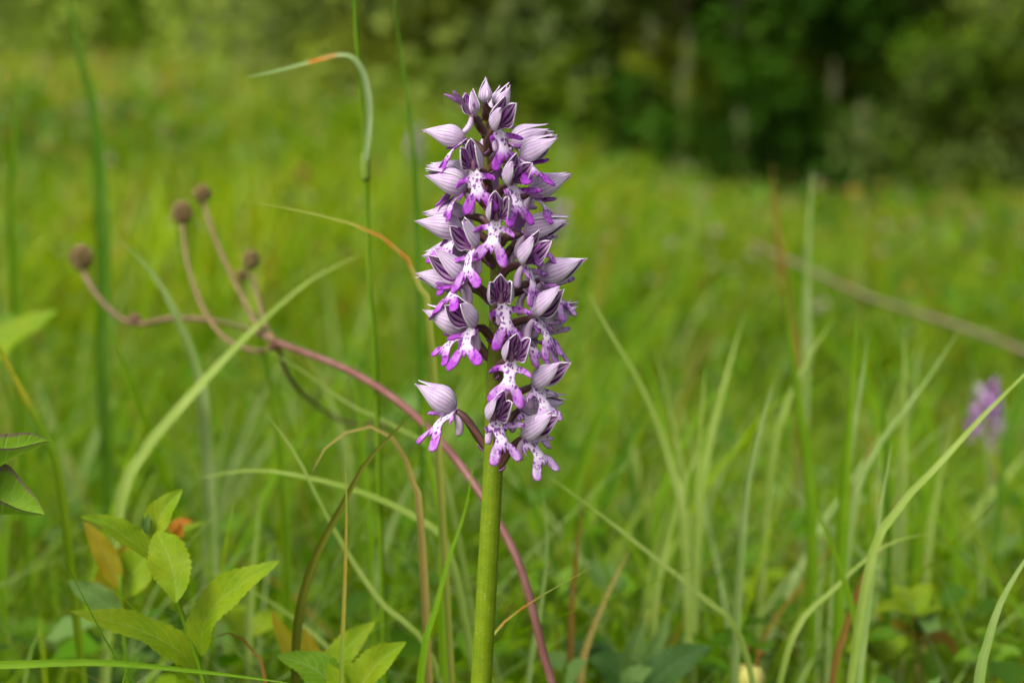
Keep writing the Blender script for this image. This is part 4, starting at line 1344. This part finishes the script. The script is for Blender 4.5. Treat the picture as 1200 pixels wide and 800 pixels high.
leafy("leafy_seedling", "low serrated leaves with pale veins clustered left of the orchid's stem foot", "herb",
      [(400, 795), (402, 815), (404, 850)], .50, [
          ([(402, 822), (385, 798), (362, 780), (325, 768)], .495, 46, 'l_green', (.1, -.6, .8), {'fold': .2}),
          ([(404, 830), (398, 808), (392, 792), (384, 775)], .49, 26, 'l_young', (-.2, -1, .2)),
          ([(410, 830), (425, 800), (445, 775), (476, 752)], .50, 42, 'l_young', (-.5, -.8, .3), {'fold': .5}),
          ([(408, 825), (420, 795), (432, 775), (446, 750)], .515, 22, 'l_green', (.4, -.8, .3)),
          ([(398, 815), (395, 780), (410, 755), (440, 728)], .525, 36, 'l_young', (-.3, -.9, .4)),
          ([(396, 812), (372, 780), (362, 755), (356, 735)], .53, 26, 'l_rust', (.2, -1, .2)),
          ([(396, 812), (350, 770), (330, 740), (318, 715)], .53, 26, 'l_rust', (.2, -.9, .2)),
      ], 6)
leafy("broad_leaf_herb", "soft bright green leaf held above the yellow slanting blade", "herb",
      [(-40, 420), (-45, 500), (-40, 620)], .76, [
          ([(-40, 425), (-5, 408), (30, 385), (68, 364)], .76, 46, 'l_young', (0, -.6, .8)),
          ([(-38, 430), (-5, 395), (10, 380), (30, 372)], .775, 40, 'l_green', (.3, -.7, .6)),
      ], 6)
leafy("dark_leaf_herb", "dark broad leaf with bluish serrated leaflets low in the grass", "herb",
      [(740, 790), (742, 830), (744, 870)], .60, [
          ([(745, 830), (770, 795), (800, 772), (835, 757)], .60, 44, 'l_dark', (0, -.7, .7), {'serr': 0}),
          ([(742, 820), (725, 790), (708, 775), (690, 770)], .61, 44, 'l_dark', (0, -.8, .6), {'serr': 0}),
          ([(742, 815), (738, 785), (745, 750), (755, 725)], .61, 26, 'l_blue', (.2, -1, .3)),
          ([(742, 825), (740, 800), (748, 790), (765, 782)], .59, 28, 'l_blue', (.1, -.7, .7)),
          ([(742, 812), (760, 770), (775, 745), (785, 715)], .62, 20, 'l_blue', (-.3, -1, .3)),
      ], 6, 'b_olive')
leafy("dead_leaf_plant", "plant with rust orange withering leaves low in the grass", "herb",
      [(1078, 745), (1080, 790), (1082, 840)], .66, [
          ([(1078, 750), (1074, 735), (1073, 722), (1070, 710)], .66, 13, 'l_dead', (.1, -1, .2)),
          ([(1078, 750), (1084, 730), (1090, 716), (1098, 706)], .66, 12, 'l_dead', (-.2, -1, .2)),
          ([(1078, 752), (1062, 736), (1044, 728), (1024, 720)], .66, 13, 'l_rust', (0, -.8, .5)),
          ([(1080, 755), (1098, 745), (1112, 752), (1122, 770)], .66, 13, 'l_dead', (0, -.8, .5)),
      ], 5, 'b_olive')
MH = "low herbs hidden in the meadow grass"
for i in range(22):
    px, d = rnd.uniform(-10, 1210), rnd.uniform(.62, .95)
    py = rnd.uniform(690, 800)
    if 540 < px < 600: px += 100
    mt = rnd.choice(['l_green', 'l_green', 'l_dark', 'l_green', 'l_young'])
    lv = []
    for k in range(rnd.randint(4, 6)):
        a = rnd.uniform(0, 2 * math.pi); L = rnd.uniform(28, 52)
        dx, dy = math.cos(a) * L, math.sin(a) * L * .5 - 12
        lv.append(([(px, py), (px + dx * .35, py + dy * .4 - 8), (px + dx * .7, py + dy * .8 - 8), (px + dx, py + dy)], (d, d + rnd.uniform(-.015, .015)), rnd.uniform(18, 32), mt, (rnd.uniform(-.3, .3), -.6, .8)))
    leafy("meadow_herb", "low %s leafy herb half hidden in the blurred meadow grass" % {"l_green": "mid green", "l_dark": "dark", "l_young": "yellow green"}[mt], "herb", [(px, py), (px + 2, py + 25), (px + 3, py + 55)], d, lv, 4, 'b_olive', None, MH + {'l_green': ', mid green', 'l_dark': ', dark', 'l_young': ', yellow green'}[mt])

# ---- yellow pod
def build_pod():
    d = .585
    root_p = px_path([(876, 790), (878, 830), (880, 870)], d, d)
    base = root_p[-1].copy()
    root = empty("yellow_seed_pod", base)
    tag(root, "pale yellow swollen seed pod with two rusty stubs low in the grass", "seed pod")
    mp = mat_plain("pod", (0.42, 0.40, 0.08), (0.52, 0.48, 0.14), 120, 0.5, 0.2)
    stalk(root, "stem", root_p, .0008, .001, M['b_green'], 8, 14, base)
    pp = catmull([P(876, 812, d) - base, P(878, 796, d) - base, P(880, 780, d) - base], 12)
    V, F, UV = tube_data(pp, lambda t: 18 * d / FPX * math.sin(math.pi * (0.1 + .74 * t)) ** .6, 14, 5, .05)
    link("pod", mesh("pod", V, F, UV), mp, root)
    for (x0, x1, y1) in ((874, 875, 756), (886, 892, 762)):
        pp = catmull([P(x0, 786, d) - base, P((x0 + x1) / 2, 770, d) - base, P(x1, y1, d) - base], 6)
        V, F, UV = tube_data(pp, lambda t: (2.5 + 2.8 * (t > .75)) * d / FPX, 8)
        link("stub", mesh("stub", V, F, UV), M['b_orange'], root)
build_pod()

# ---- other orchids, far off and out of focus
def small_orchid(px, py, d, label, nfl, hgt, wid, tone, fs, deep=False):
    top = P(px, py - hgt / 2, d); low = P(px, py + hgt / 2, d)
    gx, gy = low.x, low.y
    base = Vector((gx, gy, gzf(gx, gy)))
    root = empty("orchid_plant", base)
    tag(root, label, "orchid")
    top = Vector((top.x, low.y, top.z))
    path = [base - Vector((0, 0, .004)), low, top]
    stalk(root, "stem", path, .0025, .001, M['stem'], 10, 20, base)
    for i in range(nfl):
        f = (i + .5) / nfl
        az = i * 2.4
        A = low.lerp(top, f * .95)
        out = Vector((math.sin(az), -math.cos(az), 0))
        T3 = A + out * (wid * .5 * d / FPX * (0.55 - .25 * f)) + Vector((0, 0, .006))
        add_flower(root, A, T3, az, R(25 + 30 * f), R(-50), fs, tone, i % 4, i % 5, False, 0.0, True, HOODS_P if deep and i % 3 else HOODS)
small_orchid(1155, 492, 1.25, "small blurred purple orchid growing behind the long slanting blade", 15, 62, 50, 1.8, .8, True)
small_orchid(487, 172, 2.6, "distant pale lilac orchid beyond the thin dark green blade", 7, 34, 22, .9, .8)
small_orchid(655, 262, 2.2, "distant lilac orchid showing beside the widest flowers of the sharp orchid", 8, 40, 28, .9, .8)

# ---- pale plumed grasses and rusty dock spikes catching the light far off
M['plume'] = mat_plain("plume", (0.24, 0.24, 0.13), (0.32, 0.30, 0.18), 200, 0.8, 0.3)
M['dock'] = mat_plain("dock", (0.14, 0.07, 0.03), (0.2, 0.11, 0.05), 200, 0.8, 0.1)
def plume(px, py, d, h, w, mat, name, label, cat, group):
    top = P(px, py - h / 2, d); low = P(px + rnd.uniform(-3, 3), py + h / 2, d)
    base = Vector((low.x, low.y, gzf(low.x, low.y)))
    root = empty(name, base); tag(root, label, cat, group)
    stalk(root, "stem", [base - Vector((0, 0, .004)), low, top], .0012, .0006, M['b_pale'], 6, 12, base)
    V, F = [], []
    hh = (top - low).length; ww = w * d / FPX * .5
    for i in range(34):
        f = rnd.random()
        a = rnd.uniform(0, 6.283)
        r = ww * math.sin(math.pi * (.1 + .85 * f)) * rnd.uniform(.2, 1)
        c = low.lerp(top, f) - base + Vector((math.cos(a) * r, math.sin(a) * r, 0))
        s = hh * .05 * rnd.uniform(.7, 1.4)
        dv = Vector((math.cos(a) * .5, math.sin(a) * .5, 1)).normalized()
        sd = dv.orthogonal().normalized(); b = dv.cross(sd)
        o = len(V)
        V += [c - dv * s, c + sd * s * .35, c + b * s * .35, c - sd * s * .35, c - b * s * .35, c + dv * s]
        for k in range(4):
            F.append((o, o + 1 + (k + 1) % 4, o + 1 + k)); F.append((o + 5, o + 1 + k, o + 1 + (k + 1) % 4))
    link("seed_plume", mesh("seed_plume", V, F, None, False), M[mat], root)
for (px, py, d, h, w) in ((676, 105, 3.4, 44, 20), (764, 40, 4.2, 40, 16), (806, 60, 4.0, 50, 14), (800, 100, 3.8, 44, 14), (866, 150, 3.6, 46, 16), (660, 170, 2.8, 36, 16), (285, 65, 3.2, 34, 20), (320, 68, 2.6, 26, 16), (116, 70, 2.8, 30, 14), (1060, 225, 4.0, 28, 18), (978, 95, 4.6, 50, 14), (1010, 140, 4.6, 44, 14)):
    plume(px, py, d, h, w, 'plume', "plumed_grass", "tall grass with a pale feathery seed plume, blurred against the bushes", "grass stalk", "pale plumed grasses before the hedge")
for (px, py, d, h, w) in ((702, 176, 2.8, 22, 16), (584, 14, 3.0, 22, 16), (560, 76, 3.0, 18, 14), (36, 158, 2.2, 36, 16), (374, 162, 2.4, 26, 14), (92, 130, 2.0, 34, 14), (-4, 48, 1.2, 34, 16), (1100, 190, 4.0, 24, 16)):
    plume(px, py, d, h, w, 'dock', "dock_spike", "rusty brown flower spike blurred in the meadow", "wildflower", "rusty spikes in the meadow")
